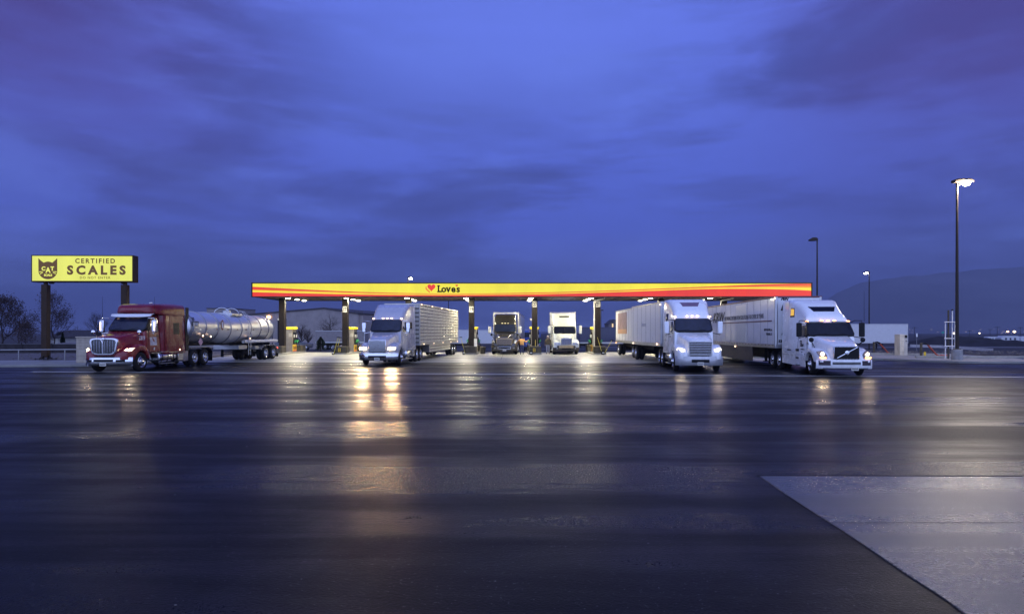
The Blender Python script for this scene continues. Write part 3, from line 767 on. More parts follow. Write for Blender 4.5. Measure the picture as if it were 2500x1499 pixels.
        sl_.box(gx0 - .03, gx0 + .05, -.03, .03, cz - (gzb - gza) * .42, cz + (gzb - gza) * .44)
        sl_.build('grille_bars', M('bar_chrome', (.38, .38, .42), .2, metal=1), bk, bev=.004)
        MB().prism([(gx0 + .05, 0, gzb + .02), (gx0 + .05, -.12, gzb - .05), (gx0 + .05, 0, gzb - .14), (gx0 + .05, .12, gzb - .05)], (-.05, 0, 0)).build('badge', chrome, bk, bev=.012)
        MB().tube([(gx0 + .045, -.14, gzb - .06), (gx0 + .045, -.04, gzb - .18), (gx0 + .045, 0, gzb - .30), (gx0 + .045, .04, gzb - .18), (gx0 + .045, .14, gzb - .06)], .022, 6).build('badge_wings', chrome, bk)
    elif style == 'diag':
        bk = MB().box(gx0 - .10, gx0, -gw, gw, gza, gzb).build('grille', c.get('gframe', chrome), T, bev=.05)
        MB().box(gx0 - .05, gx0 + .006, -gw + .035, gw - .035, gza + .045, gzb - .035).build('grille_mesh', M('mesh_black', (.012, .012, .013), .5, bump=.8, bs=60), bk, bev=.01)
        MB().tube([(gx0 + .02, -gw + .14, gza + .07), (gx0 + .02, gw - .12, gzb - .06)], .024, 6).build('diagonal_bar', chrome, bk)
        MB().lathe([(.095, 0), (.10, .02), (.075, .03), (.07, .02), (.02, .022), (.001, .024)], (gx0 + .02, 0, (gza + gzb) / 2), (1, 0, 0), 20, cap=False).build('round_badge', chrome, bk)
    else:
        bk = MB().prism([(gx0, -gw, gzb), (gx0, gw, gzb), (gx0, gw * .93, gza), (gx0, -gw * .93, gza)], (-.10, 0, 0)).build('grille', gm_, T, bev=.03)
        MB().prism([(gx0 + .004, -gw * .93, gzb - .05), (gx0 + .004, gw * .93, gzb - .05), (gx0 + .004, gw * .87, gza + .05), (gx0 + .004, -gw * .87, gza + .05)], (-.05, 0, 0)).build('grille_opening', plast, bk, smooth=False)
        sl_ = MB(); nb_ = c.get('nbar', 8)
        for k in range(nb_):
            z = lerp(gza + .08, gzb - .08, k / (nb_ - 1)); ww = gw * lerp(.87, .93, k / (nb_ - 1))
            sl_.box(gx0 - .03, gx0 + .03, -ww, ww, z - .012, z + .012)
        if style == 'mesh':
            for k in range(15): y = (k - 7) * gw * .115; sl_.box(gx0 - .03, gx0 + .02, y - .008, y + .008, gza + .06, gzb - .06)
        sl_.build('grille_bars', c.get('barm', chrome), bk, smooth=False)
        if c.get('badge', 1): MB().box(gx0 + .02, gx0 + .045, -.20, .20, gzb - .045, gzb + .0).build('badge', chrome, bk, bev=.008)
    # ---- headlamps
    for s in (1, -1):
        hp = c['head']; pts = [(x, s * y, z) for x, y, z in hp['pts']]
        nn = Vector(hp.get('n', (1, .25, 0))); nn.y *= s; nn.normalize()
        h = MB().prism([Vector(p) + nn * .02 for p in pts], -nn * .12).build('headlamp', hp.get('case', M('lamp_case', (.10, .10, .11), .12, spec=.8)), T, bev=.015)
        for k, (hx_, hy_, hz_, rr, mm) in enumerate(hp['bulbs']):
            cpt = Vector((hx_, s * hy_, hz_)) + nn * .02
            MB().lathe([(rr, 0), (rr * .92, .008), (.001, .014)], cpt, nn, 16, cap=False).build('bulb', mm, h)
            if mm in (headl, headc):
                aim = nn.copy(); aim.y *= .4; aim.z = -.04; aim.normalize()
                lamp('lamp', 'AREA', h, cpt + nn * .03, 40 if mm is headl else 4.0, rr * 1.9, (1.0, .62, .28) if mm is headl else (1.0, .76, .45), aim.to_track_quat('-Z', 'Y').to_euler(), R(150))
        if hp.get('turn'):
            q = [(x, s * y, z) for x, y, z in hp['turn']]
            MB().prism([Vector(p) + nn * .035 for p in q], -nn * .05).build('turn_lamp', amber if hp.get('ton', 1) else amberoff, h, bev=.008)
    # ---- marker lamps
    for x, y, z in c['mark']:
        MB().ball((x, y, z), (.05, .085, .032), 10, 6).build('marker_lamp', c.get('markm', amber), T)
    # ---- mirrors
    mx = c.get('mir', (-2.15, 1.36, 1.95, 2.62)); mm = c.get('mirm', plast)
    for s in (1, -1):
        y = s * mx[1]
        m_ = MB().box(mx[0] - .09, mx[0] + .05, y - .13, y + .13, mx[2], mx[3]).build('mirror', mm, T, bev=.05, seg=3)
        MB().box(mx[0] - .096, mx[0] - .088, y - .10, y + .10, mx[2] + .06, mx[3] - .05).build('mirror_glass', chrome, m_)
        yy = s * (ys(mx[0] - .1, 2.3) - .05)
        a_ = MB().tube([(mx[0] - .2, yy, mx[3] + .0), (mx[0] - .05, yy + s * .12, mx[3] + .10), (mx[0] - .02, y, mx[3] + .10), (mx[0] - .02, y, mx[3] - .02)], .018, 6)
        a_.build('mirror_arm', c.get('arm', plast), m_); a_ = MB().tube([(mx[0] - .2, yy, mx[2] + .05), (mx[0] - .02, y, mx[2] - .06), (mx[0] - .02, y, mx[2] + .03)], .018, 6)
        a_.build('mirror_arm', c.get('arm', plast), m_)
        if c.get('mlamp'): MB().box(mx[0] + .045, mx[0] + .062, y + s * .02, y + s * .07, mx[2] + .12, mx[3] - .12).build('mirror_lamp', warmw, m_, bev=.01)
    if c.get('hoodmir'):
        hx_, hy_, hz_, mt2 = c['hoodmir']
        for s in (1, -1):
            m_ = MB().ball((hx_, s * (hy_ + .12), hz_ + .36), (.07, .12, .12), 12, 8).build('hood_mirror', mt2, T)
            a_ = MB().tube([(hx_ - .2, s * (hy_ - .12), hz_ - .05), (hx_, s * (hy_ + .10), hz_ + .27)], .018, 6)
            a_.tube([(hx_ - .45, s * (hy_ - .1), hz_ + .02), (hx_, s * (hy_ + .10), hz_ + .27)], .013, 6)
            a_.build('mirror_strut', c.get('strut', chrome), m_)
    # ---- tanks, steps, skirts
    if c.get('tank'):
        ta, tb, tm = c['tank']
        for s in (1, -1):
            y = s * .88
            t_ = MB().lathe([(.001, 0), (.24, .0), (.31, .04), (.325, .08), (.325, ta - tb - .08), (.31, ta - tb - .04), (.24, ta - tb), (.001, ta - tb)], (tb, y, .66), (1, 0, 0), 28, cap=False).build('fuel_tank', tm, T)
            for k in (.18, .5, .82):
                x = lerp(tb, ta, k); MB().lathe([(.327, 0), (.336, .0), (.336, .06), (.327, .06)], (x, y, .66), (1, 0, 0), 24, cap=False).build('tank_strap', plast, t_)
            sp = MB().box(tb + .2, ta - .15, y + s * .16, y + s * .34, .30, .33); sp.box(tb + .2, ta - .15, y + s * .16, y + s * .34, .95, .985)
            sp.build('step', brush, t_, bev=.008)
            if c.get('toolbox'):
                xa_, xb_ = c['toolbox']; MB().box(xb_, xa_, s * .62, s * 1.18, .42, 1.0).build('tool_box', polish, T, bev=.02)
                MB().box(xb_ - .55, xb_ - .02, s * .55, s * 1.05, .40, .78).build('battery_box', brush, T, bev=.04)
    if c.get('skirt'):
        for s in (1, -1):
            for nm, pts in c['skirt']:
                MB().prism([(x, s * 1.20, z) for x, z in pts], (0, -s * .05, 0)).build(nm, P, T, bev=.012)
    # ---- rear wings and mudflaps
    if c.get('quarter'):
        for s in (1, -1):
            xA, xB = dr[0] + .75, dr[1] - .95; pr = [(xA, 1.02), (xA - .15, 1.14), (xB + .5, 1.14), (xB + .25, 1.08), (xB + .08, .92), (xB, .72)]
            MB().loft([[(x, s * 1.22, z), (x, s * .60, z), (x, s * .60, z - .03), (x, s * 1.22, z - .03)] for x, z in pr]).build('rear_wing', polish, T)
            MB().box(xB - .012, xB + .012, s * .60, s * 1.20, .22, .85).build('mud_flap', plast, T)
            MB().box(xA - .02, xA + .55, s * .62, s * 1.19, .34, .95).build('side_box', M('box_paint', (.24, .22, .25), .3, metal=.5), T, bev=.03)
    else:
        for s in (1, -1): MB().box(dr[1] - .80, dr[1] - .775, s * .58, s * 1.2, .20, .95).build('mud_flap', plast, T)
    if c.get('stacks'):
        for s in (1, -1):
            MB().tube([(Lc - .14, s * 1.0, .9), (Lc - .14, s * 1.0, c['stacks']), (Lc - .24, s * 1.0, c['stacks'] + .16)], .075, 12).build('exhaust_stack', chrome, T)
    # ---- wheels
    for s in (1, -1):
        wheel(T, xa, s * 1.20, s, kind='steer', steer=c.get('steer', 0))
        for d in dr: wheel(T, d, s * 1.22, s, kind='drive')
    for h_ in c.get('aerial', ()):
        MB().tube([h_, (h_[0], h_[1], h_[2] + c.get('alen', 1.3))], .010, 5, r1=.005).build('aerial', plast, T)
    wheel.m = polish
    return T, ys, side_panel

# ================================================================ box trailers
def box_trailer(c, label, loc, rz, name='box_trailer', group=None):
    """origin at the middle of the front wall on the ground, body runs back along -x"""
    T = thing(name, label, 'trailer', (loc[0], loc[1], c.get('gz', 0)), rz, group)
    L = c['L']; zb, zt = c.get('z', (1.17, 4.11)); W = 1.295; P = c['paint']; rail = c.get('rail', brush)
    MB().box(-L, 0, -W + .02, W - .02, zb + .22, zt - .10).build('box', P, T, bev=.02)
    MB().box(-L - .01, .012, -W, W, zt - .10, zt).build('top_rail', c.get('trail', rail), T, bev=.015)
    br = MB().box(-L - .01, .005, -W, W, zb, zb + .23).build('bottom_rail', rail, T, bev=.015)
    for s in (1, -1):
        MB().cyl((-.07, s * (W - .09), zb + .2), (-.07, s * (W - .09), zt - .05), .105, n=16).build('corner_post', rail, T)
    if c.get('seams', 1):
        n = int(L / 1.22)
        for k in range(1, n + 1):
            x = -k * L / (n + .4)
            for s in (1, -1): MB().box(x - .014, x + .014, s * (W - .024), s * (W - .012), zb + .23, zt - .10).build('wall_seam', c.get('seamm', M('seam_grey', (.22, .22, .25), .5)), T, smooth=False)
    if c.get('ribs'):
        n = int(L / .42)
        for s in (1, -1):
            for k in range(n): x = -.3 - k * .42; MB().box(x - .05, x + .05, s * (W - .02), s * (W + .03), zb + .23, zt - .10).build('wall_rib', P, T, smooth=False)
    if c.get('rivets'):
        rv = MB()
        for k in range(int(L / .6)):
            for s in (1, -1): rv.box(-.35 - k * .6, -.27 - k * .6, s * (W - .005), s * (W + .008), zb + .135, zb + .19)
        rv.build('rail_slots', inkm, T, smooth=False)
    lg = -c.get('leg', 2.6)
    for s in (1, -1):
        MB().box(lg - .07, lg + .07, s * .75 - .07, s * .75 + .07, .35, zb).box(lg - .14, lg + .14, s * .75 - .14, s * .75 + .14, .31, .35).build('landing_leg', under, T, bev=.01)
    fr = MB().box(-L + .3, -L + 3.9, .45, .55, .80, zb).box(-L + .3, -L + 3.9, -.55, -.45, .80, zb)
    ax = c.get('axles', (-L + 1.3, -L + 2.55)); fr.box(-L + 3.5, -L + 3.8, -.56, .56, .82, zb - .02).box(-L + .02, -L + .5, -.56, .56, .82, zb - .02)
    for a in ax: fr.box(a - .05, a + .05, -.56, .56, .50, .90)
    for a in ax: fr.cyl((a, -.95, .51), (a, .95, .51), .07, n=8)
    fr.box(-L + .05, -L + .15, -1.15, 1.15, .50, .60).box(-L + .05, -L + .12, .5, .58, .55, zb).box(-L + .05, -L + .12, -.58, -.5, .55, zb)
    fr.build('bogie_frame', under, T, smooth=False)
    wheel.m = c.get('rim', polish)
    for a in ax:
        for s in (1, -1): wheel(T, a, s * 1.24, s, kind='drive')
    for s in (1, -1): MB().box(ax[0] - .78, ax[0] - .76, s * .62, s * 1.2, .18, .95).build('mud_flap', plast, T)
    wheel.m = polish
    if c.get('skirt'):
        for s in (1, -1): MB().box(lg - .9, ax[-1] + .9, s * (W - .05), s * (W - .02), .30, zb).build('side_skirt', c['skirt'], T)
    for x, s, z, mm in c.get('lamps', ()):
        MB().ball((x, s * (W + .02) if abs(s) == 1 else s, z), (.05, .04, .05), 8, 6).build('marker_lamp', mm, T)
    return T
# ================================================================ 1. maroon tractor with tanker (left)
maroon = M('maroon_paint', (.165, .005, .014), .26, spec=.35, coat=.45, var=.12, vs=.8)
hb = dict(
    paint=maroon, L=-8.8, Lc=-5.75, xa=-1.30, drives=(-6.8, -8.1), bumpm=chrome, bump=(.34, .78), glass=glassb, bwrap=.50,
    hood=[(-.10, .86, 1.72, .58, .20), (-.45, .86, 1.86, .72, .22), (-1.0, .86, 1.97, .84, .22), (-1.7, .9, 2.09, .93, .2), (-2.15, .95, 2.16, .98, .18)],
    fend=[(-.12, .98, .80), (-.25, 1.10, 1.05), (-.6, 1.30, 1.17), (-1.0, 1.44, 1.22), (-1.35, 1.46, 1.22), (-1.7, 1.36, 1.22), (-2.0, 1.10, 1.20), (-2.15, .86, 1.16)],
    body=[(-1.95, .95, 2.14, 1.03, .02, .10), (-2.02, .92, 2.20, 1.05, .03, .10), (-2.55, .88, 2.90, 1.06, .12, .12), (-2.75, .88, 2.98, 1.07, .13, .14), (-3.35, .88, 3.02, 1.08, .13, .14),
          (-3.42, .84, 3.50, 1.19, .06, .22), (-3.6, .82, 3.62, 1.22, .05, .24), (-5.4, .82, 3.66, 1.23, .04, .20), (-5.70, .82, 3.62, 1.20, .05, .2)],
    ws=((-1.96, 2.19, .98), (-2.50, 2.87, .90)), door=(-2.25, -3.25, 1.0, 2.12, 2.82),
    grille=(-.02, .90, 1.78, .73, chrome, 'vert'),
    head=dict(pts=[(-.30, .82, 1.12), (-.42, 1.08, 1.24), (-.72, 1.22, 1.27), (-.52, 1.18, 1.12), (-.30, .98, 1.02)], n=(1, .75, .1), bulbs=[(-.36, 1.00, 1.13, .085, headc), (-.48, 1.12, 1.17, .05, headc)], case=M('lamp_bright', (.8, .8, .75), .15, emit=(1, .8, .45), es=1.2)),
    mark=[(-2.36, y, 3.03) for y in (-.92, -.30, 0, .30, .92)], markm=M('pale_marker', (.9, .7, .6), .3, emit=(1, .66, .52), es=2.6),
    mir=(-2.05, 1.42, 2.05, 2.74), mirm=M('mirror_chrome', (.6, .6, .62), .18, metal=1), mlamp=1, arm=chrome,
    hoodmir=(-1.05, 1.10, 1.72, chrome), tank=(-3.0, -4.75, polish), toolbox=(-4.95, -5.55), quarter=1, steer=R(-4), plate=(0.0, .42, ''),
    bumpbits=[('lower_intake', -.50, .50, .56, .68, plast, .022), ('fog_recess', -.98, -.62, .54, .66, plast, .022), ('fog_recess', .62, .98, .54, .66, plast, .022),
              ('lower_slot', -.80, -.22, .36, .42, plast, .022), ('lower_slot', .22, .80, .36, .42, plast, .022), ('bright_bead', -1.05, 1.05, .785, .80, chrome, .02)],
    aerial=[(-2.1, -1.42, 2.75), (-2.1, 1.42, 2.75)], alen=1.25)
TR, ysR, spR = tractor(hb, 'maroon tractor unit with tall chrome grille under the scales sign, pulling the tanker', (-20.85, 31.95), R(-90 - .3))
# white sun visor with the marker lamps, roof fairing over the cab
vis = MB(); rr = []
for i in range(17):
    u = i / 8 - 1; y = u * 1.10; x = -2.24 - .10 * u * u - .10 * abs(u) ** 6
    rr.append([(x - .20, y, 3.10), (x + .08, y, 3.06), (x + .14, y, 2.90 + .05 * abs(u) ** 4), (x + .11, y, 2.88 + .05 * abs(u) ** 4), (x + .04, y, 3.02)])
vis.loft(rr).build('sun_visor', M('visor_silver', (.62, .63, .68), .22, coat=.6, var=.03), TR, ang=50)
rr = []
for x, zb_, zt_, wd, rt in ((-2.36, 3.24, 3.32, .30, .04), (-2.38, 3.19, 3.38, .55, .08), (-2.45, 3.15, 3.44, .76, .12), (-2.58, 3.12, 3.51, .92, .17), (-2.80, 3.09, 3.58, 1.04, .22), (-3.1, 3.06, 3.64, 1.14, .25), (-3.5, 3.0, 3.67, 1.20, .26), (-4.6, 3.0, 3.71, 1.22, .26), (-5.6, 3.0, 3.69, 1.22, .22)):
    rr.append(rsec(x, -wd, wd, zb_, zt_, .06, rt, .03))
MB().loft(rr).build('roof_fairing', maroon, TR, ang=55)
MB().ball((-3.6, .35, 3.72), (.10, .10, .05), 10, 6).build('roof_dome', whp, TR)
# sleeper window, side extender, lettering and placards on the driver's side
spR('sleeper_window', [(-4.35, 1.95), (-4.35, 2.62), (-5.0, 2.62), (-5.0, 1.95)], glass, off=.012, bev=.01)
spR('sleeper_panel', [(-3.95, .95), (-3.95, 3.20), (-5.30, 3.20), (-5.30, .95)], maroon, off=.010, bev=.012)
for s in (1, -1): MB().box(-6.05, -5.70, s * 1.19, s * 1.22, .95, 3.55).build('side_extender', plast, TR, bev=.01)
spR('sill_trim', [(-2.4, .90), (-2.4, .95), (-3.3, .95), (-3.3, .90)], chrome, off=.02)
spR('sill_trim', [(-3.9, .90), (-3.9, .95), (-5.4, .95), (-5.4, .90)], chrome, off=.02)
MB().ball((-5.0, 1.25, 1.05), (.05, .02, .05), 8, 6).build('marker_lamp', warmw, TR)
spR('door_placard', [(-2.35, 1.35), (-2.35, 1.80), (-2.95, 1.80), (-2.95, 1.35)], M('placard_grey', (.45, .43, .46), .5, var=.3, vs=10), off=.020, sides=(1,))
text_on('unit_number', '3319', .30, (-1.45, .965, 1.66), (-1, 0.06, 0.0), (0, 0, 1), sign_w, TR, bold=.006, sx=.85)
text_on('door_figure', '0', .20, (-2.58, 1.092, 1.10), (-1, 0, 0), (0, 0, 1), sign_w, TR, bold=.01, shear=.3)

def tanker(label, loc, rz):
    T = thing('tank_trailer', label, 'trailer', (loc[0], loc[1], 0), rz)
    tm = M('tank_aluminium', (.66, .66, .68), .34, metal=.80, var=.06, vs=1.2)
    # barrel: slightly sagging belly, ellipse section, dished ends
    prof = [(0.15, .20, 2.40), (.13, .55, 2.40), (.08, .82, 2.40), (-.02, .96, 2.40), (-.28, 1.0, 2.40), (-.6, 1.0, 2.40), (-3.0, 1.0, 2.40), (-4.0, 1.06, 2.34), (-5.2, 1.08, 2.31), (-6.6, 1.06, 2.32), (-7.6, 1.0, 2.36), (-11.4, 1.0, 2.34), (-11.62, .84, 2.34), (-11.70, .55, 2.34), (-11.73, .20, 2.34)]
    rings = [[(x, 1.12 * r * math.cos(a), z + .98 * r * math.sin(a)) for a in [2 * math.pi * i / 48 for i in range(48)]] for x, r, z in prof]
    MB().loft(rings).build('barrel', tm, T, ang=40)
    for x in (-.28, -1.7, -3.15, -4.6, -6.1, -7.6, -9.1, -10.4, -11.3):
        r = interp([(p[0], p[1]) for p in prof], x); z = interp([(p[0], p[2]) for p in prof], x)
        rings = []
        for i in range(49):
            a = 2 * math.pi * i / 48; cy, cz = math.cos(a), math.sin(a); q = []
            for dr_, dx_ in ((-.01, -.045), (.035, -.03), (.035, .03), (-.01, .045)): q.append((x + dx_, 1.12 * (r + dr_) * cy, z + .98 * (r + dr_) * cz))
            rings.append(q)
        MB().loft(rings, cap=False).build('ring_stiffener', M('ring_steel', (.26, .26, .29), .35, metal=.8), T, ang=40)
    # band of reflective tape, oval logo, numbers
    tp = MB(); tw = MB()
    for k in range(17):
        x = -1.0 - k * .62
        for s in (1, -1):
            (tp if k % 2 else tw).box(x - .22, x, s * 1.205 if -6.9 < x < -3.6 else s * 1.118, s * 1.10, 2.23, 2.29)
    tp.build('tape_dark', M('tape_maroon', (.10, .015, .02), .5), T, smooth=False); tw.build('tape_pale', whp, T, smooth=False)
    for s in (1,):
        MB().prism([(-3.55 + .17 * math.cos(a), s * 1.15, 2.55 + .34 * math.sin(a)) for a in [2 * math.pi * i / 20 for i in range(20)]], (0, .012, 0)).build('oval_emblem', M('emblem_brown', (.22, .06, .03), .5), T, smooth=False)
        MB().prism([(-3.55 + .09 * math.cos(a), s * 1.163, 2.55 + .22 * math.sin(a)) for a in [2 * math.pi * i / 20 for i in range(20)]], (0, .006, 0)).build('oval_emblem', sign_w, T, smooth=False)
    text_on('tank_number', '20', .28, (-.20, 1.06, 2.79), (-1, 0, 0), (0, -.25, 1), inkm, T, bold=.01)
    MB().box(-.80, -.12, 1.118, 1.128, 2.44, 2.74).build('number_patch', inkm, T)
    text_on('tank_number', '1310', .27, (-.17, 1.132, 2.49), (-1, 0, 0), (0, 0, 1), sign_w, T, bold=.01)
    # placard frame and lamp low at the front
    MB().prism([(-1.05, 1.13, 1.72), (-.80, 1.13, 1.47), (-1.05, 1.13, 1.22), (-1.30, 1.13, 1.47)], (0, -.03, 0)).build('hazard_placard', M('placard_pink', (.55, .32, .34), .5), T, bev=.005)
    for x, z in ((-1.30, 1.85), (-7.45, 1.62), (-2.2, 1.80)): MB().ball((x, 1.12, z), (.055, .04, .055), 8, 6).build('marker_lamp', warmw, T)
    # frame, fifth-wheel plate, sub frame
    f = MB().box(-8.2, -.3, -.42, .42, 1.22, 1.42).box(-11.6, -8.0, -.50, -.38, .85, 1.45).box(-11.6, -8.0, .38, .50, .85, 1.45)
    for x in (-8.4, -9.7, -10.9): f.box(x - .06, x + .06, -.95, .95, .9, 1.5)
    for a in (-9.75, -11.05): f.cyl((a, -.95, .51), (a, .95, .51), .07, n=8)
    f.build('sub_frame', under, T, smooth=False)
    # hose tubes along both sides
    for s in (1, -1):
        h = MB().cyl((-6.6, s * 1.06, 1.42), (-11.9, s * 1.06, 1.42), .115, n=18).build('hose_tube', M('tube_pale', (.62, .60, .58), .35, var=.05), T)
        hb_ = MB()
        for x in (-6.6, -9.0, -11.85): hb_.lathe([(.118, 0), (.128, 0), (.128, .07), (.118, .07)], (x, s * 1.06, 1.42), (1, 0, 0), 18, cap=False)
        hb_.build('tube_clamp', brush, h)
        # tandem wing
        pr = []
        for i in range(15):
            t = i / 14; x = lerp(-8.95, -11.85, t); z = 1.13 - .62 * abs(2 * t - 1) ** 5 if t > .5 else 1.13 - .30 * abs(2 * t - 1) ** 5
            pr.append((x, z))
        MB().loft([[(x, s * 1.24, z), (x, s * .62, z), (x, s * .62, z - .03), (x, s * 1.24, z - .05)] for x, z in pr]).build('wing', M('wing_steel', (.45, .46, .50), .25, metal=.8), T)
        MB().box(-8.6, -8.0, s * .75, s * 1.22, .84, 1.06).build('vent_box', brush, T, bev=.015)
        MB().box(-11.92, -11.89, s * .65, s * 1.2, .16, .80).build('mud_flap', plast, T)
        MB().box(-7.0, -7.14, s * .70, s * .84, .30, 1.4).build('landing_leg', under, T)
    # discharge cabinet under the belly, ladder, dome box and overturn hoops
    MB().box(-7.3, -6.1, -.9, .95, .86, 1.16).build('valve_cabinet', brush, T, bev=.02)
    v = MB()
    for z in (.5, .62, .74): v.box(-7.9, -7.0, -.7, .9, z, z + .06)
    v.build('hose_rack', under, T)
    l = MB()
    for x in (-7.02, -7.34):
        l.tube([(x, 1.20, .45), (x, 1.22, 1.4), (x, 1.24, 2.6), (x, 1.0, 3.2), (x, .72, 3.55), (x, .5, 3.58)], .022, 6)
    for k in range(11): z = .55 + k * .26; l.tube([(-7.02, 1.22 if z < 2.7 else 1.22 - (z - 2.7) * .45, z), (-7.34, 1.22 if z < 2.7 else 1.22 - (z - 2.7) * .45, z)], .018, 6)
    l.build('ladder', brush, T)
    MB().loft([rsec(-5.55, -.75, .75, 3.22, 3.42, .02, .06), rsec(-6.95, -.75, .75, 3.20, 3.40, .02, .06)]).build('manhole_tray', brush, T)
    MB().cyl((-6.2, 0, 3.3), (-6.2, 0, 3.58), .28, n=20).build('manhole', brush, T)
    for x, w_ in ((-5.6, .55), (-6.9, .55)): MB().tube([(x, w_ * math.cos(a), 3.35 + .42 * math.sin(a)) for a in [math.pi * i / 14 for i in range(15)]], .022, 6).build('overturn_hoop', polish, T)
    MB().box(-11.80, -11.70, -1.1, 1.1, .62, .80).build('rear_bumper', brush, T, bev=.01)
    for s in (1, -1): MB().ball((-11.82, s * 1.12, .86), (.05, .09, .07), 10, 6).build('tail_lamp', redl, T)
    for a in (-9.75, -11.05):
        for s in (1, -1): wheel(T, a, s * 1.22, s, kind='drive')
    return T
tanker('polished aluminium tanker trailer behind the maroon tractor unit', (-20.52, 37.95), R(-90 - 3.7))

# ================================================================ 2. white tractor with KRW box trailer (right)
white = M('white_paint', (.80, .80, .81), .24, coat=.8, var=.05, vs=.8, dirt=.22)
slot = plast
vb = dict(
    paint=white, L=-7.6, Lc=-5.55, xa=-1.30, drives=(-6.05, -7.35), bumpm=white, bump=(.36, .78), bw=1.25, bwrap=.34, frt=.18,
    hood=[(-.10, .76, 1.42, .66, .16), (-.30, .76, 1.52, .76, .22), (-.8, .8, 1.66, .88, .26), (-1.4, .85, 1.80, .98, .26), (-1.95, .9, 1.92, 1.06, .22)], hin=.12,
    fend=[(-.14, .80, 1.06), (-.28, 1.02, 1.17), (-.55, 1.18, 1.22), (-.95, 1.30, 1.24), (-1.35, 1.33, 1.24), (-1.75, 1.22, 1.24), (-2.05, .98, 1.22), (-2.2, .80, 1.20)],
    body=[(-1.82, .92, 1.84, 1.10, .02, .12), (-1.92, .9, 1.95, 1.11, .03, .12), (-2.36, .86, 2.52, 1.13, .12, .14), (-2.44, .86, 2.66, 1.13, .10, .12), (-2.48, .86, 2.78, 1.14, .12, .18), (-2.60, .86, 2.94, 1.16, .16, .26), (-2.80, .86, 3.12, 1.18, .22, .34), (-3.05, .86, 3.31, 1.20, .24, .36), (-3.5, .86, 3.57, 1.22, .22, .34),
          (-4.0, .86, 3.74, 1.23, .14, .26), (-4.5, .86, 3.79, 1.23, .07, .18), (-5.50, .86, 3.80, 1.23, .05, .12)],
    ws=((-1.86, 1.92, 1.06), (-2.30, 2.50, 1.00)), bow=.14, rnd=.06, door=(-2.0, -2.95, .98, 1.87, 2.42),
    grille=(.0, .80, 1.42, .575, chrome, 'diag'), gframe=M('grille_frame', (.5, .5, .52), .25, metal=.8),
    head=dict(pts=[(-.16, .80, .82), (-.12, .86, .84), (-.20, 1.10, .84), (-.42, 1.22, 1.16), (-.34, 1.00, 1.20), (-.20, .82, 1.02)], n=(1, .35, .12),
              pts_=0, bulbs=[(-.22, 1.00, 1.04, .075, headc)], turn=[(-.13, .84, .84), (-.17, 1.12, .84), (-.20, 1.14, .91), (-.15, .88, .91)],
              case=M('lamp_case_dark', (.12, .10, .10), .12, spec=.8)),
    mark=[(-2.34, -.98, 2.62), (-2.26, -.30, 2.65), (-2.25, 0, 2.65), (-2.26, .30, 2.65), (-2.34, .98, 2.62)],
    mir=(-1.95, 1.48, 1.84, 2.54), hoodmir=(-1.15, 1.06, 1.34, plast), strut=plast, plate=(.35, .37, ''), steer=R(-6),
    skirt=[('side_skirt', [(-2.22, .88), (-2.05, .80), (-1.98, .34), (-3.3, .36), (-5.55, .40), (-5.6, .88)]), ('skirt_upper', [(-2.22, .90), (-5.6, .90), (-5.6, 1.0), (-2.3, 1.0)])],
    bumpbits=[('lower_intake', -.62, .62, .56, .68, plast, .020), ('intake_bar', -.60, .60, .61, .63, brush, .028), ('lamp_insert', -1.16, -.70, .52, .74, M('smoke_insert', (.06, .05, .06), .15), .020), ('lamp_insert', .70, 1.16, .52, .74, M('smoke_insert', (.06, .05, .06), .15), .020),
              ('air_dam', -1.0, 1.0, .37, .40, plast, .02)],
    aerial=[(-2.0, 1.6, 2.60)], alen=1.5)
TV, ysV, spV = tractor(vb, 'white high-roof tractor unit with dark square grille and diagonal bar at far right', (15.55, 29.1), R(-90 - 6.5))
MB().prism([(-2.66, -.60, 3.36), (-2.95, -.70, 3.58), (-2.95, .70, 3.58), (-2.66, .60, 3.36)], (.10, 0, .14)).build('roof_window', M('slot_dark', (.008, .008, .010), .12), TV, bev=.02) if False else None
# roof window patch following the sloping roof
def roof_patch(T, bd, xs, w0, w1, m, name='roof_window', off=.02):
    v = []; n = 6
    for i in range(n + 1):
        x = lerp(xs[0], xs[1], i / n); z = interp(bd, x, 2) + off; w_ = lerp(w0, w1, i / n); v += [(x, -w_, z), (x, w_, z)]
    b = MB().add(v, [(2 * i, 2 * i + 1, 2 * i + 3, 2 * i + 2) for i in range(n)])
    k = len(b.v); b.add([(p.x, p.y, p.z - .05) for p in list(b.v)], [])
    for i in range(n): b.f += [(2*i, 2*i+2, k+2*i+2, k+2*i), (2*i+1, k+2*i+1, k+2*i+3, 2*i+3)]
    b.f += [(0, k, k+1, 1), (2*n, 2*n+1, k+2*n+1, k+2*n)]
    return b.build(name, m, T, ang=50)
roof_patch(TV, vb['body'], (-2.80, -3.14), .50, .66, glass)
for s in (1, -1):
    MB().loft([[(-2.48, s * 1.05, 2.54), (-2.44, s * .2, 2.56), (-2.38, s * .2, 2.66), (-2.42, s * 1.06, 2.64)], [(-2.32, s * 1.05, 2.57), (-2.28, s * .2, 2.60), (-2.26, s * .2, 2.63), (-2.30, s * 1.06, 2.60)]]).build('visor_lip', white, TV)
spV('sleeper_window', [(-3.85, 2.86), (-3.88, 3.34), (-4.30, 3.36), (-4.33, 2.86)], plast, off=.008, bev=.02)
spV('window_blind', [(-3.90, 2.95), (-3.93, 3.29), (-4.25, 3.31), (-4.28, 2.95)], M('lit_blind', (.75, .45, .08), .5, emit=(1.0, .52, .06), es=.75), off=.016, bev=.01)
spV('body_crease', [(-3.0, 2.70), (-3.0, 2.72), (-5.45, 2.72), (-5.45, 2.70)], M('crease_grey', (.25, .26, .34), .5), off=.004)
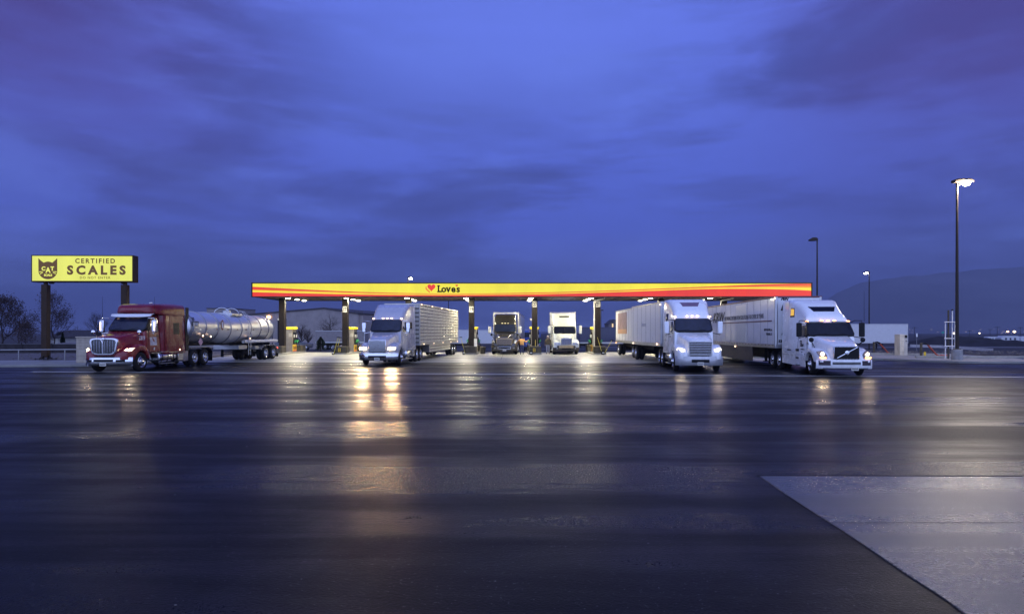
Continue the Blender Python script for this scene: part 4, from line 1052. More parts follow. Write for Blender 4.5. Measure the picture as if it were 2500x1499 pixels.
spV('body_crease', [(-3.25, 1.72), (-3.25, 1.735), (-5.45, 1.735), (-5.45, 1.72)], M('crease_grey'), off=.004)
spV('body_crease', [(-4.60, 1.0), (-4.45, 3.72), (-4.47, 3.72), (-4.62, 1.0)], M('crease_grey'), off=.003)
spV('locker_door', [(-3.3, 1.02), (-3.3, 1.70), (-4.55, 1.70), (-4.58, 1.02)], white, off=.006, bev=.008)
text_on('unit_number', '2746', .20, (-1.98, -1.135, 1.45), (1, 0, 0), (0, 0, 1), inkm, TV, bold=-.004, sx=.8)
text_on('door_logo', 'KRW', .20, (-2.78, -1.165, 1.34), (1, 0, 0), (0, 0, 1), inkm, TV, bold=.004, shear=.5)
MB().prism([(-2.86, -1.165, 1.62), (-2.80, -1.165, 1.62), (-2.70, -1.165, 1.48), (-2.60, -1.165, 1.60), (-2.55, -1.165, 1.55), (-2.68, -1.165, 1.42)], (0, .01, 0)).build('door_logo', inkm, TV, smooth=False)
text_on('door_text', 'FONTANA, CA', .085, (-2.72, -1.165, 1.18), (1, 0, 0), (0, 0, 1), inkm, TV)
text_on('door_text', 'US DOT', .07, (-2.70, -1.165, 1.04), (1, 0, 0), (0, 0, 1), inkm, TV)
for x in (-2.98, -3.15): MB().box(x - .06, x + .05, -1.252, -1.16, 1.10, 1.22).build('door_decal', inkm, TV)
text_on('sleeper_text', 'DOT 420725  CA', .11, (-4.55, -1.262, 1.10), (1, 0, 0), (0, 0, 1), inkm, TV, sx=.8)
MB().box(-3.3, -2.9, -1.215, -1.20, .72, .80).build('step_recess', plast, TV)
MB().box(-3.3, -2.65, -1.215, -1.20, .38, .42).build('step_recess', plast, TV)

wtrl = M('white_trailer_skin', (.68, .68, .70), .20, coat=.4, var=.07, vs=.7, dirt=.35)
KT = box_trailer(dict(paint=wtrl, L=16.15, rivets=1, z=(1.17, 4.10), skirt=M('skirt_dark', (.06, .055, .065), .4, var=.2), leg=3.0,
    trail=M('top_rail_maroon', (.12, .04, .05), .4), lamps=[(.02, -1, 3.98, warmw), (-7.3, -1, 1.12, warmw)]),
    'long white box trailer with black lettering behind the high-roof tractor unit at far right', (16.05, 35.1), R(-90 - 3.0))
Y_ = -1.300
text_on('side_lettering', 'PROVIDING DISTRIBUTION SOLUTIONS FOR OVER 50 YEARS', .40, (-9.9, Y_, 2.90), (1, 0, 0), (0, 0, 1), inkm, KT, sx=.74, bold=-.004)
text_on('side_initials', 'KRW', 1.05, (-13.0, Y_, 2.80), (1, 0, 0), (0, 0, 1), inkm, KT, sx=1.2, shear=.3, bold=.01)
MB().box(-11.0, -.55, Y_ - .002, Y_ + .03, 2.68, 2.76).build('side_stripe', M('stripe_maroon', (.09, .02, .05), .4), KT, smooth=False)
text_on('company_lettering', 'KRW TRUCKING, Inc.', .20, (-1.75, Y_, 2.15), (1, 0, 0), (0, 0, 1), inkm, KT, sx=.70)
text_on('company_lettering', 'FONTANA, CA', .20, (-1.40, Y_, 1.90), (1, 0, 0), (0, 0, 1), inkm, KT, sx=.70)
# two paler replacement wall sheets
MB().box(-7.25, -5.10, -1.290, -1.27, 1.42, 3.86).build('pale_sheet', M('sheet_cream', (.66, .65, .60), .35, var=.04), KT, smooth=False)
# nose lettering (front wall faces the road)
text_on('nose_initial', 'K', .55, (.006, -.96, 3.33), (0, 1, 0), (0, 0, 1), inkm, KT, bold=.05, shear=.35)
text_on('nose_word', 'PEN', .22, (.006, -.98, 3.86), (0, 1, 0), (0, 0, 1), inkm, KT, bold=.012, shear=.35)
text_on('nose_number', '53831', .20, (.006, -1.10, 1.50), (0, 1, 0), (0, 0, 1), inkm, KT, bold=.012)
MB().prism([(.004, -.95, 1.92), (.004, -.90, 2.04), (.004, -.84, 1.98), (.004, -.76, 2.02), (.004, -.70, 1.92), (.004, -.78, 1.96)], (.006, 0, 0)).build('nose_emblem', inkm, KT, smooth=False)

# ================================================================ 3. white tractor with two short trailers (centre right)
wht2 = M('white_paint_two', (.78, .79, .82), .26, coat=.7, var=.05, vs=.6, dirt=.35)
cb_ = dict(
    paint=wht2, L=-7.3, Lc=-5.2, xa=-1.30, drives=(-5.6, -6.9), bumpm=M('bumper_grey', (.42, .42, .44), .3, metal=.5), bump=(.34, .82), bwrap=.46, glass=glassb,
    hood=[(-.10, .86, 1.66, .62, .20), (-.4, .86, 1.78, .74, .24), (-1.0, .88, 1.92, .86, .26), (-1.6, .9, 2.02, .96, .24), (-2.1, .95, 2.10, 1.02, .2)], hin=.10,
    fend=[(-.14, .98, .96), (-.28, 1.16, 1.10), (-.6, 1.32, 1.19), (-1.0, 1.42, 1.22), (-1.4, 1.42, 1.22), (-1.75, 1.28, 1.22), (-2.05, 1.0, 1.2), (-2.2, .82, 1.16)],
    body=[(-1.92, .95, 2.08, 1.04, .02, .1), (-2.0, .92, 2.16, 1.06, .03, .1), (-2.46, .88, 2.80, 1.10, .12, .14), (-2.52, .88, 3.0, 1.12, .12, .2), (-2.75, .88, 3.30, 1.16, .18, .3), (-3.2, .88, 3.70, 1.20, .2, .34), (-3.7, .86, 3.92, 1.22, .14, .28), (-4.3, .86, 3.98, 1.22, .08, .2), (-5.15, .86, 3.98, 1.22, .06, .14)],
    ws=((-1.94, 2.14, .98), (-2.42, 2.78, .92)), bow=.12, door=(-2.1, -3.1, 1.0, 2.08, 2.68),
    grille=(-.02, .86, 1.62, .62, M('surround_white', (.6, .6, .62), .3), 'bars'), nbar=8, barm=polish,
    head=dict(pts=[(-.20, .72, 1.02), (-.22, 1.02, .98), (-.48, 1.18, 1.16), (-.40, 1.06, 1.28), (-.24, .76, 1.20)], n=(1, .5, .1), bulbs=[(-.26, .92, 1.10, .10, headc)], case=M('lamp_bright', (.8, .8, .75), .15)),
    mark=[(-2.44, -.95, 2.94), (-2.38, -.28, 2.97), (-2.37, 0, 2.97), (-2.38, .28, 2.97), (-2.44, .95, 2.94)], markm=warmw,
    mir=(-2.05, 1.44, 2.0, 2.66), mirm=wht2, tank=(-2.9, -4.5, polish), steer=R(-3), stacks=3.6, plate=(0, .44, ''),
    bumpbits=[('lower_intake', -.45, .45, .50, .66, plast, .022)])
TF, ysF, spF = tractor(cb_, 'white tractor unit with barred grille pulling two short trailers, right of the canopy', (9.75, 32.4), R(-90 - 6))
roof_patch(TF, cb_['body'], (-3.0, -3.3), .42, .55, M('roof_mark', (.16, .10, .16), .4), name='roof_mark')
spF('sleeper_window', [(-3.7, 2.75), (-3.7, 3.15), (-4.3, 3.15), (-4.3, 2.75)], glass, off=.01, bev=.02)
pt = M('parcel_trailer_skin', (.66, .66, .68), .30, var=.05, vs=.6, dirt=.3)
t1 = box_trailer(dict(paint=pt, L=8.5, z=(1.15, 4.05), leg=1.6, axles=(-7.4,), lamps=[(.02, -1, 3.85, warmw), (-7.9, -1, 1.25, warmw), (-.8, -1, 1.3, warmw)]),
    'short white box trailer coupled directly behind the barred-grille tractor unit', (10.85, 40.4), R(-90 + 1.5))
text_on('side_lettering', 'Systems', .42, (-5.2, -1.302, 2.5), (1, 0, 0), (0, 0, 1), M('decal_grey', (.35, .37, .45), .5), t1, shear=.3)
t2 = box_trailer(dict(paint=pt, L=8.5, z=(1.15, 4.05), leg=1.6, axles=(-7.4, -1.2), lamps=[(-8.2, -1, 1.1, amber), (-.6, -1, 1.3, warmw)]),
    'second short white box trailer with red panel, last behind the barred-grille tractor unit', (11.1, 49.9), R(-90 + 1.0))
MB().box(-7.4, -3.4, -1.300, -1.27, 2.20, 3.80).build('side_poster', M('poster_brown', (.26, .17, .18), .4, var=.4, vs=1.5), t2, smooth=False)
MB().box(-7.4, -3.4, -1.304, -1.27, 1.95, 2.35).build('side_poster_band', M('poster_orange', (.50, .27, .15), .4), t2, smooth=False)

# ================================================================ 4. silver tractor with slatted livestock trailer (centre left)
silver = M('silver_paint', (.40, .40, .47), .25, coat=.7, var=.08, vs=.6, dirt=.3)
sb = dict(
    paint=silver, L=-8.0, Lc=-5.7, xa=-1.30, drives=(-6.1, -7.4), bumpm=chrome, bump=(.34, .80), bwrap=.40, glass=glassb, handle=chrome,
    hood=[(-.08, .84, 1.62, .56, .16), (-.4, .84, 1.76, .68, .2), (-1.0, .86, 1.90, .82, .22), (-1.7, .9, 2.02, .92, .2), (-2.2, .95, 2.12, .98, .18)],
    fend=[(-.14, .96, .88), (-.3, 1.14, 1.06), (-.6, 1.30, 1.18), (-1.0, 1.42, 1.22), (-1.4, 1.42, 1.22), (-1.75, 1.26, 1.22), (-2.05, 1.0, 1.2), (-2.2, .82, 1.16)],
    body=[(-2.02, .95, 2.10, 1.03, .02, .1), (-2.1, .92, 2.18, 1.05, .03, .1), (-2.6, .88, 2.86, 1.07, .12, .12), (-2.68, .88, 3.02, 1.12, .12, .18), (-3.0, .88, 3.36, 1.16, .14, .26), (-3.5, .86, 3.72, 1.2, .14, .26), (-4.2, .86, 3.94, 1.22, .1, .2), (-5.65, .86, 3.98, 1.22, .06, .14)],
    ws=((-2.04, 2.16, .96), (-2.54, 2.84, .90)), split=0, door=(-2.2, -3.2, 1.0, 2.1, 2.74),
    grille=(.0, .84, 1.60, .56, chrome, 'bars'), nbar=12,
    head=dict(pts=[(.03, .62, .98), (.0, 1.08, .98), (-.18, 1.16, 1.16), (-.03, .66, 1.18)], n=(1, .12, .0), bulbs=[(-.0, .80, 1.07, .10, headl), (-.02, 1.01, 1.08, .09, headl)], case=M('lamp_bright', (.8, .8, .75), .15)),
    mark=[(-2.56, -.92, 2.96), (-2.52, -.28, 2.98), (-2.51, 0, 2.98), (-2.52, .28, 2.98), (-2.56, .92, 2.96)], markm=warmw,
    mir=(-2.15, 1.44, 2.05, 2.7), mirm=chrome, arm=chrome, tank=(-3.0, -4.8, polish), toolbox=(-4.95, -5.5), steer=R(4), plate=(0, .44, ''), stacks=3.75,
    bumpbits=[('lower_intake', -.55, .55, .48, .64, plast, .022)])
TS, ysS, spS = tractor(sb, 'silver tractor unit with bright headlamps pulling the slatted livestock trailer', (-8.25, 38.3), R(-90 - 3.0))
spS('sleeper_window', [(-4.0, 2.3), (-4.0, 2.75), (-4.6, 2.75), (-4.6, 2.3)], glass, off=.01, bev=.02)
def livestock(label, loc, rz):
    T = thing('livestock_trailer', label, 'trailer', (loc[0], loc[1], 0), rz); L = 15.6
    core = M('trailer_interior', (.12, .11, .10), .8); al = M('slat_aluminium', (.58, .55, .49), .36, metal=.5, var=.15, vs=1.5, dirt=.3)
    MB().box(-L, 0, -1.22, 1.22, 1.30, 4.02).box(-L + 3.8, -3.3, -1.20, 1.20, .55, 1.3).build('body_core', core, T, smooth=False)
    b = MB()
    for s in (1, -1):
        z = 1.30
        k = 0
        while z < 3.95:
            b.loft([[(x, s * 1.22, z), (x, s * 1.275, z + .02), (x, s * 1.285, z + .175), (x, s * 1.22, z + .205)] for x in (.0, -L)]); z += .245; k += 1
        z = .56
        while z < 1.2: b.loft([[(x, s * 1.20, z), (x, s * 1.265, z + .02), (x, s * 1.27, z + .155), (x, s * 1.20, z + .18)] for x in (-3.3, -L + 3.8)]); z += .22
    for z in [1.4 + .3 * i for i in range(9)]: b.box(0, .03, -1.2, 1.2, z, z + .2)
    b.build('side_slats', al, T, smooth=False)
    for s in (1, -1):
        for i in range(14): x = -.05 - i * (L - .1) / 13; MB().box(x - .03, x + .03, s * 1.22, s * 1.295, 1.28, 4.05).build('upright', al, T, smooth=False)
    MB().box(-L - .02, .04, -1.30, 1.30, 4.02, 4.12).build('roof', al, T, bev=.02)
    MB().box(-L - .02, .04, -1.30, 1.30, 1.14, 1.30).build('bottom_rail', brush, T, bev=.01)
    MB().box(-L + .4, -L + 3.6, -.5, .5, .75, 1.14).build('bogie_frame', under, T)
    for a in (-L + 1.3, -L + 2.6):
        for s in (1, -1): wheel(T, a, s * 1.22, s, kind='drive')
    for i in range(5): MB().box(-.3 - i * 3.6, -.52 - i * 3.6, 1.300, 1.325, 4.02, 4.07).build('marker_lamp', warmw, T)
    for x in (-1.2, -4.6, -8.2, -11.8, -15.2): MB().ball((x, 1.30, 1.22), (.07, .03, .04), 8, 6).build('marker_lamp', warmw, T)
    for z in (3.4, 2.9, 2.4, 1.6): MB().ball((-L - .01, 1.24, z), (.03, .05, .05), 8, 6).build('tail_lamp', redl, T)
    for s in (1, -1): MB().box(-L + .35, -L + .38, s * .62, s * 1.2, .2, .95).build('mud_flap', plast, T)
    return T
livestock('slatted aluminium livestock trailer behind the silver tractor unit', (-7.80, 44.5), R(-90 - 5.0))

# ================================================================ 5. black tractor at the pumps, with white trailer
blk = M('black_paint', (.020, .019, .018), .20, coat=1.0, var=.2, vs=.8)
bb_ = dict(
    paint=blk, L=-7.6, Lc=-5.4, xa=-1.30, drives=(-5.8, -7.1), bumpm=M('bumper_black', (.022, .020, .018), .28, coat=.5), bump=(.34, .84), bwrap=.46, glass=glassb,
    hood=cb_['hood'], hin=.12, fend=cb_['fend'],
    body=[(-1.92, .95, 2.08, 1.04, .02, .1), (-2.0, .92, 2.16, 1.06, .03, .1), (-2.46, .88, 2.80, 1.10, .12, .14), (-2.52, .88, 2.92, 1.12, .12, .16), (-2.62, .88, 3.3, 1.16, .10, .2), (-2.85, .88, 3.66, 1.18, .12, .26), (-3.3, .88, 3.84, 1.20, .12, .26), (-4.2, .86, 3.92, 1.22, .08, .2), (-5.35, .86, 3.95, 1.22, .06, .14)],
    ws=((-1.94, 2.12, .98), (-2.42, 2.80, .94)), bow=.12, door=(-2.1, -3.1, 1.0, 2.08, 2.68),
    grille=(-.02, .92, 1.52, .76, M('grille_tan', (.40, .32, .20), .35, metal=.6), 'mesh'), nbar=9, barm=M('bar_tan', (.34, .28, .22), .35, metal=.6), badge=0,
    head=dict(pts=[(-.22, .86, 1.00), (-.28, 1.06, .94), (-.52, 1.19, 1.26), (-.42, 1.10, 1.40), (-.26, .90, 1.18)], n=(1, .6, .1), bulbs=[(-.36, 1.02, 1.12, .07, headoff)], case=headoff),
    mark=[(-2.44, -.95, 2.92), (-2.38, -.28, 2.95), (-2.37, 0, 2.95), (-2.38, .28, 2.95), (-2.44, .95, 2.92)], markm=M('marker_idle', (.8, .7, .4), .3, emit=(1, .85, .5), es=.9),
    mir=(-1.95, 1.48, 1.98, 2.62), mirm=M('mirror_pale', (.5, .5, .48), .3), arm=chrome, hoodmir=(-1.1, 1.12, 1.50, plast), tank=(-2.9, -4.6, polish), plate=(.02, .38, ''),
    bumpbits=[('lower_intake', -.30, .30, .56, .70, plast, .024), ('intake_trim', -.62, .62, .50, .535, polish, .03), ('intake_trim', -.62, -.56, .50, .74, polish, .03), ('intake_trim', .56, .62, .50, .74, polish, .03), ('intake_trim', -.62, .62, .725, .75, polish, .03),
              ('fog_lamp', -.98, -.80, .56, .68, headoff, .024), ('fog_lamp', .80, .98, .56, .68, headoff, .024)])
tractor(bb_, 'black tractor unit parked at the pumps between columns 19 and 20', (-.72, 58.1), R(-90 - 1.5))
box_trailer(dict(paint=wtrl, L=16.15, z=(1.17, 4.12), leg=3), 'white box trailer behind the black tractor unit at the pumps', (-.62, 63.7), R(-90 - 3.4))

# ================================================================ 6. pale tractor at the pumps, with white trailer
ivory = M('ivory_paint', (.50, .52, .50), .26, coat=.6, var=.05, vs=.7)
ib = dict(
    paint=ivory, L=-7.4, Lc=-5.2, xa=-1.25, drives=(-5.6, -6.9), bumpm=M('bumper_charcoal', (.05, .045, .04), .4, var=.2), bump=(.32, .84), bwrap=.30, bw=1.22,
    hood=[(-.10, .86, 1.60, .50, .12), (-.5, .86, 1.74, .62, .16), (-1.1, .88, 1.88, .80, .2), (-1.7, .9, 1.98, .98, .2)], hin=.14,
    fend=[(-.10, 1.02, 1.14), (-.2, 1.22, 1.20), (-.6, 1.36, 1.22), (-1.0, 1.42, 1.22), (-1.4, 1.42, 1.22), (-1.75, 1.28, 1.22), (-1.95, 1.1, 1.2)],
    body=[(-1.60, .95, 1.94, 1.10, .02, .1), (-1.68, .92, 2.02, 1.12, .02, .1), (-1.95, .88, 2.66, 1.15, .10, .12), (-2.0, .88, 2.80, 1.17, .08, .10), (-2.15, .88, 3.10, 1.18, .10, .14), (-2.45, .88, 3.60, 1.19, .12, .2), (-2.8, .86, 3.86, 1.21, .10, .2), (-3.4, .86, 3.96, 1.22, .06, .16), (-5.15, .86, 3.98, 1.22, .05, .12)],
    ws=((-1.62, 1.98, 1.0), (-1.90, 2.60, .98)), bow=.06, split=1, rnd=.05, door=(-1.8, -2.8, 1.0, 1.98, 2.55),
    grille=(-.02, .92, 1.52, .52, polish, 'mesh'), nbar=8, barm=M('bar_blue', (.30, .32, .42), .3, metal=.7),
    head=dict(pts=[(-.06, .62, .92), (-.08, 1.12, .92), (-.12, 1.12, 1.12), (-.10, .62, 1.12)], n=(1, .08, 0), bulbs=[(-.06, .76, 1.02, .08, headoff), (-.07, .98, 1.02, .08, headoff)], case=M('lamp_chrome', (.5, .5, .5), .2, metal=.8)),
    mark=[(-2.02, y, 2.84) for y in (-.95, -.28, 0, .28, .95)], markm=M('marker_amber_idle', (.7, .45, .1), .3, emit=(1, .6, .15), es=.35),
    mir=(-1.75, 1.50, 1.95, 2.68), mirm=ivory, tank=(-2.7, -4.4, polish),
    bumpbits=[('bumper_badge_plate', -.66, .66, .62, .86, M('plate_tan', (.38, .29, .16), .5, var=.3, vs=4), .05), ('lower_intake', -.42, .42, .46, .60, plast, .024), ('fog_lamp', -.92, -.80, .52, .64, headoff, .024), ('fog_lamp', .80, .92, .52, .64, headoff, .024)])
TI, ysI, spI = tractor(ib, 'ivory tractor unit with split windscreen parked at the pumps between columns 20 and 21', (5.06, 58.3), R(-90))
roof_patch(TI, ib['body'], (-2.40, -2.50), .46, .52, M('slot_black', (.006, .006, .006), .3), off=.025)
text_on('bumper_lettering', 'OVERSIZE', .13, (.06, -.40, .70), (0, 1, 0), (0, 0, 1), inkm, TI) if False else None
box_trailer(dict(paint=wtrl, L=16.15, z=(1.17, 4.12), leg=3), 'white box trailer behind the ivory tractor unit at the pumps', (5.15, 63.8), R(-90 - 4.6))
# ================================================================ sign on two posts (left)
SY = 44.0; sgx0, sgx1 = gx(78, SY), gx(324, SY); sz0, sz1 = gz(689, SY), gz(623, SY); scx = (sgx0 + sgx1) / 2
sign = thing('pylon_sign', 'wide yellow lit sign reading CERTIFIED SCALES on two dark posts', 'sign', (scx, SY, 0), R(1.5))
hw = (sgx1 - sgx0) / 2
brownm = M('sign_brown_steel', (.035, .020, .012), .4, var=.2)
MB().box(-hw, hw, -.0, .62, sz0, sz1).build('sign_box', brownm, sign, bev=.03)
MB().box(-hw + .09, hw - .09, -.012, .05, sz0 + .09, sz1 - .07).build('lit_face', glow('sign_face_yellow', (.79, .80, .115), .93), sign, smooth=False)
ink2 = M('sign_brown_ink', (.11, .055, .004), .5, var=.04, emit=(.16, .07, .004), es=.35)
S2 = F / SY
def sp(px, py): return gx(px, SY) - scx, gz(py, SY)
def stext(s, px, py, caph, bold, sx=1.0, m=ink2, space=1.0, y=-.016, align='CENTER', nm='lettering'):
    x, z = sp(px, py); return text_on(nm, s, caph / S2 / .72, (x, y, z), (1, 0, 0), (0, 0, 1), m, sign, bold=bold, sx=sx, align=align, thick=.004, space=space)
stext('CERTIFIED', 232, 642.6, 11.4, .012, 1.0, space=1.36)
stext('SCALES', 235, 669.6, 21.0, .040, 1.06, space=1.50)
stext('DO NOT ENTER', 231.8, 680.8, 6.0, .004, 1.02, space=1.24, m=M('sign_thin_ink', (.20, .15, .01), .5, emit=(.25, .19, .01), es=.6))
def cpt(u, v):                               # emblem outline in crop pixels
    px = 60 + u * 290 / 2475; py = 610 + v * 90 / 768; x, z = sp(px, py); return (x, -.018, z)
out = [(308, 178), (360, 230), (418, 272)] + [(418 + (592 - 418) * i / 8, 272 - 24 * math.sin(math.pi * i / 8)) for i in range(1, 8)] + [(592, 272), (648, 222), (692, 178), (694, 440)]
out += [(502 + 192 * math.cos(R(a)), 440 + 176 * math.sin(R(a))) for a in range(10, 180, 10)] + [(310, 440)]
emb = MB().prism([cpt(u, v) for u, v in out], (0, .008, 0)).build('cat_head_emblem', ink2, sign, smooth=False)
ylw = glow('emblem_yellow', (.79, .80, .115), .98)
def et(s, u, v, h, bold, sx):
    c = cpt(u, v); return text_on('emblem_lettering', s, h * 90 / 768 / S2 / .72, (c[0], -.026, c[2]), (1, 0, 0), (0, 0, 1), ylw, emb, bold=bold, sx=sx, align='CENTER', thick=.003)
et('C', 414, 432, 80, .018, 1.0); et('A', 508, 478, 110, .02, .9); et('T', 594, 432, 80, .02, .95); et('SCALE', 507, 550, 42, .010, 1.0)
for a, b_, c_, d_ in (((325, 455), (400, 452), (400, 462), (330, 472)), ((338, 500), (405, 468), (404, 480), (348, 514)), ((605, 452), (682, 452), (680, 470), (605, 462)), ((602, 470), (672, 496), (664, 510), (606, 482))):
    MB().prism([tuple(Vector(cpt(*q)) - Vector((0, .006, 0))) for q in (a, b_, c_, d_)], (0, .004, 0)).build('whisker', ylw, emb, smooth=False)
for px, w_ in ((113.5, .40), (304, .40)):
    x = gx(px, SY + .3) - scx
    MB().box(x - .2, x + .2, .12, .52, .30, sz0 - .16).build('post', brownm, sign, bev=.02)
    MB().box(x - .09, x + .09, .22, .42, sz0 - .16, sz0 + .02).build('post_neck', brownm, sign)
    f = MB()
    for a in (0, 1, 2, 3):
        d = Vector((math.cos(a * math.pi / 2), math.sin(a * math.pi / 2), 0)); n_ = Vector((-d.y, d.x, 0)) * .02; c = Vector((x, .32, 0))
        f.prism([c + d * .18 + n_ + Vector((0, 0, .22)), c + d * .48 + n_ + Vector((0, 0, .22)), c + d * .18 + n_ + Vector((0, 0, .48))], -n_ * 2)
    f.box(x - .5, x + .5, -.18, .82, .18, .22)
    for i in (-.42, -.14, .14, .42):
        for j in (-.1, .74): f.cyl((x + i, j, .14), (x + i, j, .27), .03, n=8)
    f.build('base_plate', black, sign)
for px in (120, 294):
    MB().cyl((gx(px, SY) - scx, .3, sz0 - .10), (gx(px, SY) - scx, .3, sz0 + .01), .14, .20, 12).build('service_cap', brownm, sign)

# ================================================================ left edge of the site
galv = M('galvanised', (.26, .26, .27), .35, metal=.6, var=.12)
rail = thing('guard_rail', 'low pale pipe rail along the back of the left pavement', 'rail', (-32, 42.9, .12))
p0, p1 = -28.0, 5.0
MB().tube([(p0, -.2, .72), (-3, .05, .74), (4.2, .35, .78)], .045, 8).build('top_tube', galv, rail)
for x in [-27 + i * 3.15 for i in range(10)]: MB().cyl((x, .05 + .01 * x, 0), (x, .05 + .01 * x, .74), .038, n=8).build('post', galv, rail)
blockm = M('split_block', (.36, .31, .25), .85, var=.22, vs=3, bump=.4, bs=30)
bw_ = thing('block_wall', 'tan concrete-block enclosure wall behind the maroon tractor', 'wall', (gx(186, 39.6), 39.6, 0))
MB().box(0, 3.6, 0, .25, .0, 1.72).build('blockwork', blockm, bw_, smooth=False)
MB().box(0, .25, .25, 5.2, .0, 1.715).build('side_wall', blockm, bw_, smooth=False)
j = MB()
for k in range(1, 9): j.box(-.004, 3.604, -.004, .02, k * .2 - .006, k * .2 + .006)
j.build('mortar_lines', M('mortar', (.20, .18, .15), .9), bw_, smooth=False)
MB().box(-.04, 3.64, -.04, .29, 1.725, 1.80).build('coping', blockm, bw_, bev=.01)
bf = thing('board_fence', 'long dark board fence on the left behind the pipe rail', 'fence', (gx(60, 58), 60, .08))
dwood = M('dark_boards', (.030, .026, .030), .85, var=.35, vs=2)
MB().box(-26, 3.6, -.03, .03, .0, .86).build('boards', dwood, bf, smooth=False)
MB().box(-26, 3.6, -.06, -.03, .84, .90).box(-26, 3.6, -.06, -.03, .30, .35).build('rails', M('pale_rail', (.07, .07, .085), .7), bf, smooth=False)
for x in [-25 + i * 2.9 for i in range(10)]: MB().box(x - .06, x + .06, -.09, -.03, 0, .95).build('post', dwood, bf)

# ================================================================ buildings
def building_frame(name, label, cat, px, Y, rz, group=None):
    return thing(name, label, cat, (gx(px, Y), Y, gnd(Y)), rz, group)
siding = bpy.data.materials.new('ribbed_siding'); siding.use_nodes = True
t = N(siding.node_tree); bs_ = t.n['Principled BSDF']; o = t.new('ShaderNodeTexCoord').outputs['Object']
wv = t.new('ShaderNodeTexWave'); t.l.new(t.mapping(o, (1, 1, 0)), wv.inputs[0]); wv.inputs['Scale'].default_value = .95; wv.bands_direction = 'X'
n_ = t.noise(o, .6, 5, .6)
t.l.new(t.mix(t.mapr(n_, .3, .7, 0, 1), (.23, .20, .20), (.32, .28, .275)), bs_.inputs['Base Color']); bs_.inputs['Roughness'].default_value = .55
bp = t.new('ShaderNodeBump'); bp.inputs['Distance'].default_value = .12; bp.inputs['Strength'].default_value = 1
t.l.new(t.mapr(wv.outputs[0], .55, .85, 0, 1, True), bp.inputs['Height']); t.l.new(bp.outputs[0], bs_.inputs['Normal'])
roofm = M('roof_sheet', (.06, .055, .065), .6, var=.2, vs=.6)
WY = 128.0
wh = building_frame('warehouse', 'big ribbed metal gable warehouse behind the first fuel pumps', 'building', 791, WY, R(-13))
def wz(py): return gz(py, WY) - gnd(WY)
def wx(px): return (gx(px, WY) - gx(791, WY)) * 1.03
zp, ze, zl = wz(754), wz(768), wz(768)
MB().prism([(wx(592), 0, 0), (wx(879), 0, 0), (wx(879), 0, ze), (0, 0, zp), (wx(592), 0, zl)], (0, 34, 0)).build('wall', siding, wh, smooth=False)
MB().prism([(wx(592) - .3, -.2, zl - .02), (0, -.2, zp), (wx(879) + .2, -.2, ze), (wx(879) + .2, -.2, ze + .26), (0, -.2, zp + .28), (wx(592) - .3, -.2, zl + .26)], (0, 34.4, 0)).build('roof', roofm, wh, smooth=False)
MB().box(wx(878.5), wx(888), .6, 20, 0, wz(771)).build('side_annexe', siding, wh, smooth=False)
lrl = MB()
for z in (.25, .5, .75): lrl.tube([(wx(867), .3, ze + z - .05), (wx(888), .6, ze + z - .25)], .03, 5)
for x in (868, 878, 887): lrl.tube([(wx(x), .4, ze - .2), (wx(x), .4, ze + .7)], .03, 5)
lrl.build('roof_railing', roofm, wh)
for px0, px1, y0, y1 in ((668, 692, 778, 852),):
    dr_ = MB().box(wx(px0), wx(px1), -.05, .02, 0, wz(y0)).build('door_opening', M('dark_void', (.012, .012, .016), .8), wh, smooth=False)
    MB().box(wx(px0) + .3, wx(px1), -.09, -.04, wz(806), wz(779)).build('door_curtain', M('door_grey', (.16, .16, .15), .6, var=.1), dr_, smooth=False)
    MB().box(wx(px0) + .4, wx(px1), -.08, -.03, wz(808), wz(795)).build('lit_interior', M('room_glow', (.3, .2, .1), .8, emit=(.55, .32, .14), es=.18), dr_, smooth=False)
MB().box(wx(652), wx(655), -.06, .01, 0, wz(787)).build('door_jamb', roofm, wh, smooth=False)
MB().box(wx(640), wx(647), -.10, .0, wz(776), wz(771)).build('wall_lamp', M('sodium_lamp', (.8, .5, .2), .4, emit=(1.0, .50, .13), es=55), wh)
cb2 = building_frame('warehouse', 'low flat-topped grey building block rising beyond the tanker', 'building', 533, 150, R(-6))
MB().box(gx(503, 150) - gx(533, 150), gx(562, 150) - gx(533, 150), 0, 12, 0, gz(753, 150) - gnd(150)).build('wall', siding, cb2, smooth=False)
MB().box(gx(502, 150) - gx(533, 150), gx(563, 150) - gx(533, 150), -.2, 12.1, gz(753.2, 150) - gnd(150), gz(752, 150) - gnd(150)).build('roof', roofm, cb2, smooth=False)
MB().box(gx(440, 150) - gx(533, 150), gx(503, 150) - gx(533, 150) - .05, 2, 14, 0, gz(775, 150) - gnd(150)).build('lower_wing', siding, cb2, smooth=False)
# bungalow
HY = 200.0; hs_ = building_frame('bungalow', 'low hip-roofed bungalow with dark shingles beyond the left fence', 'house', 170, HY, 0)
def hx_(px): return gx(px, HY) - gx(170, HY)
def hz_(py): return gz(py, HY) - gnd(HY)
MB().box(hx_(119), hx_(222), 0, 9, 0, hz_(821)).build('wall', M('stucco_grey', (.20, .19, .20), .85, var=.12, vs=.8), hs_, smooth=False)
ze, zr = hz_(822.5), hz_(806)
b = MB(); x0, x1, xa_, xb_ = hx_(112), hx_(230), hx_(141), hx_(200)
b.add([(x0, -.8, ze), (x1, -.8, ze), (x1, 9.8, ze), (x0, 9.8, ze), (xa_, 4.5, zr), (xb_, 4.5, zr), (x0, -.8, ze - .25), (x1, -.8, ze - .25), (x1, 9.8, ze - .25), (x0, 9.8, ze - .25)],
      [(0, 1, 5, 4), (1, 2, 5), (2, 3, 4, 5), (3, 0, 4), (6, 7, 1, 0), (7, 8, 2, 1), (8, 9, 3, 2), (9, 6, 0, 3), (9, 8, 7, 6)])
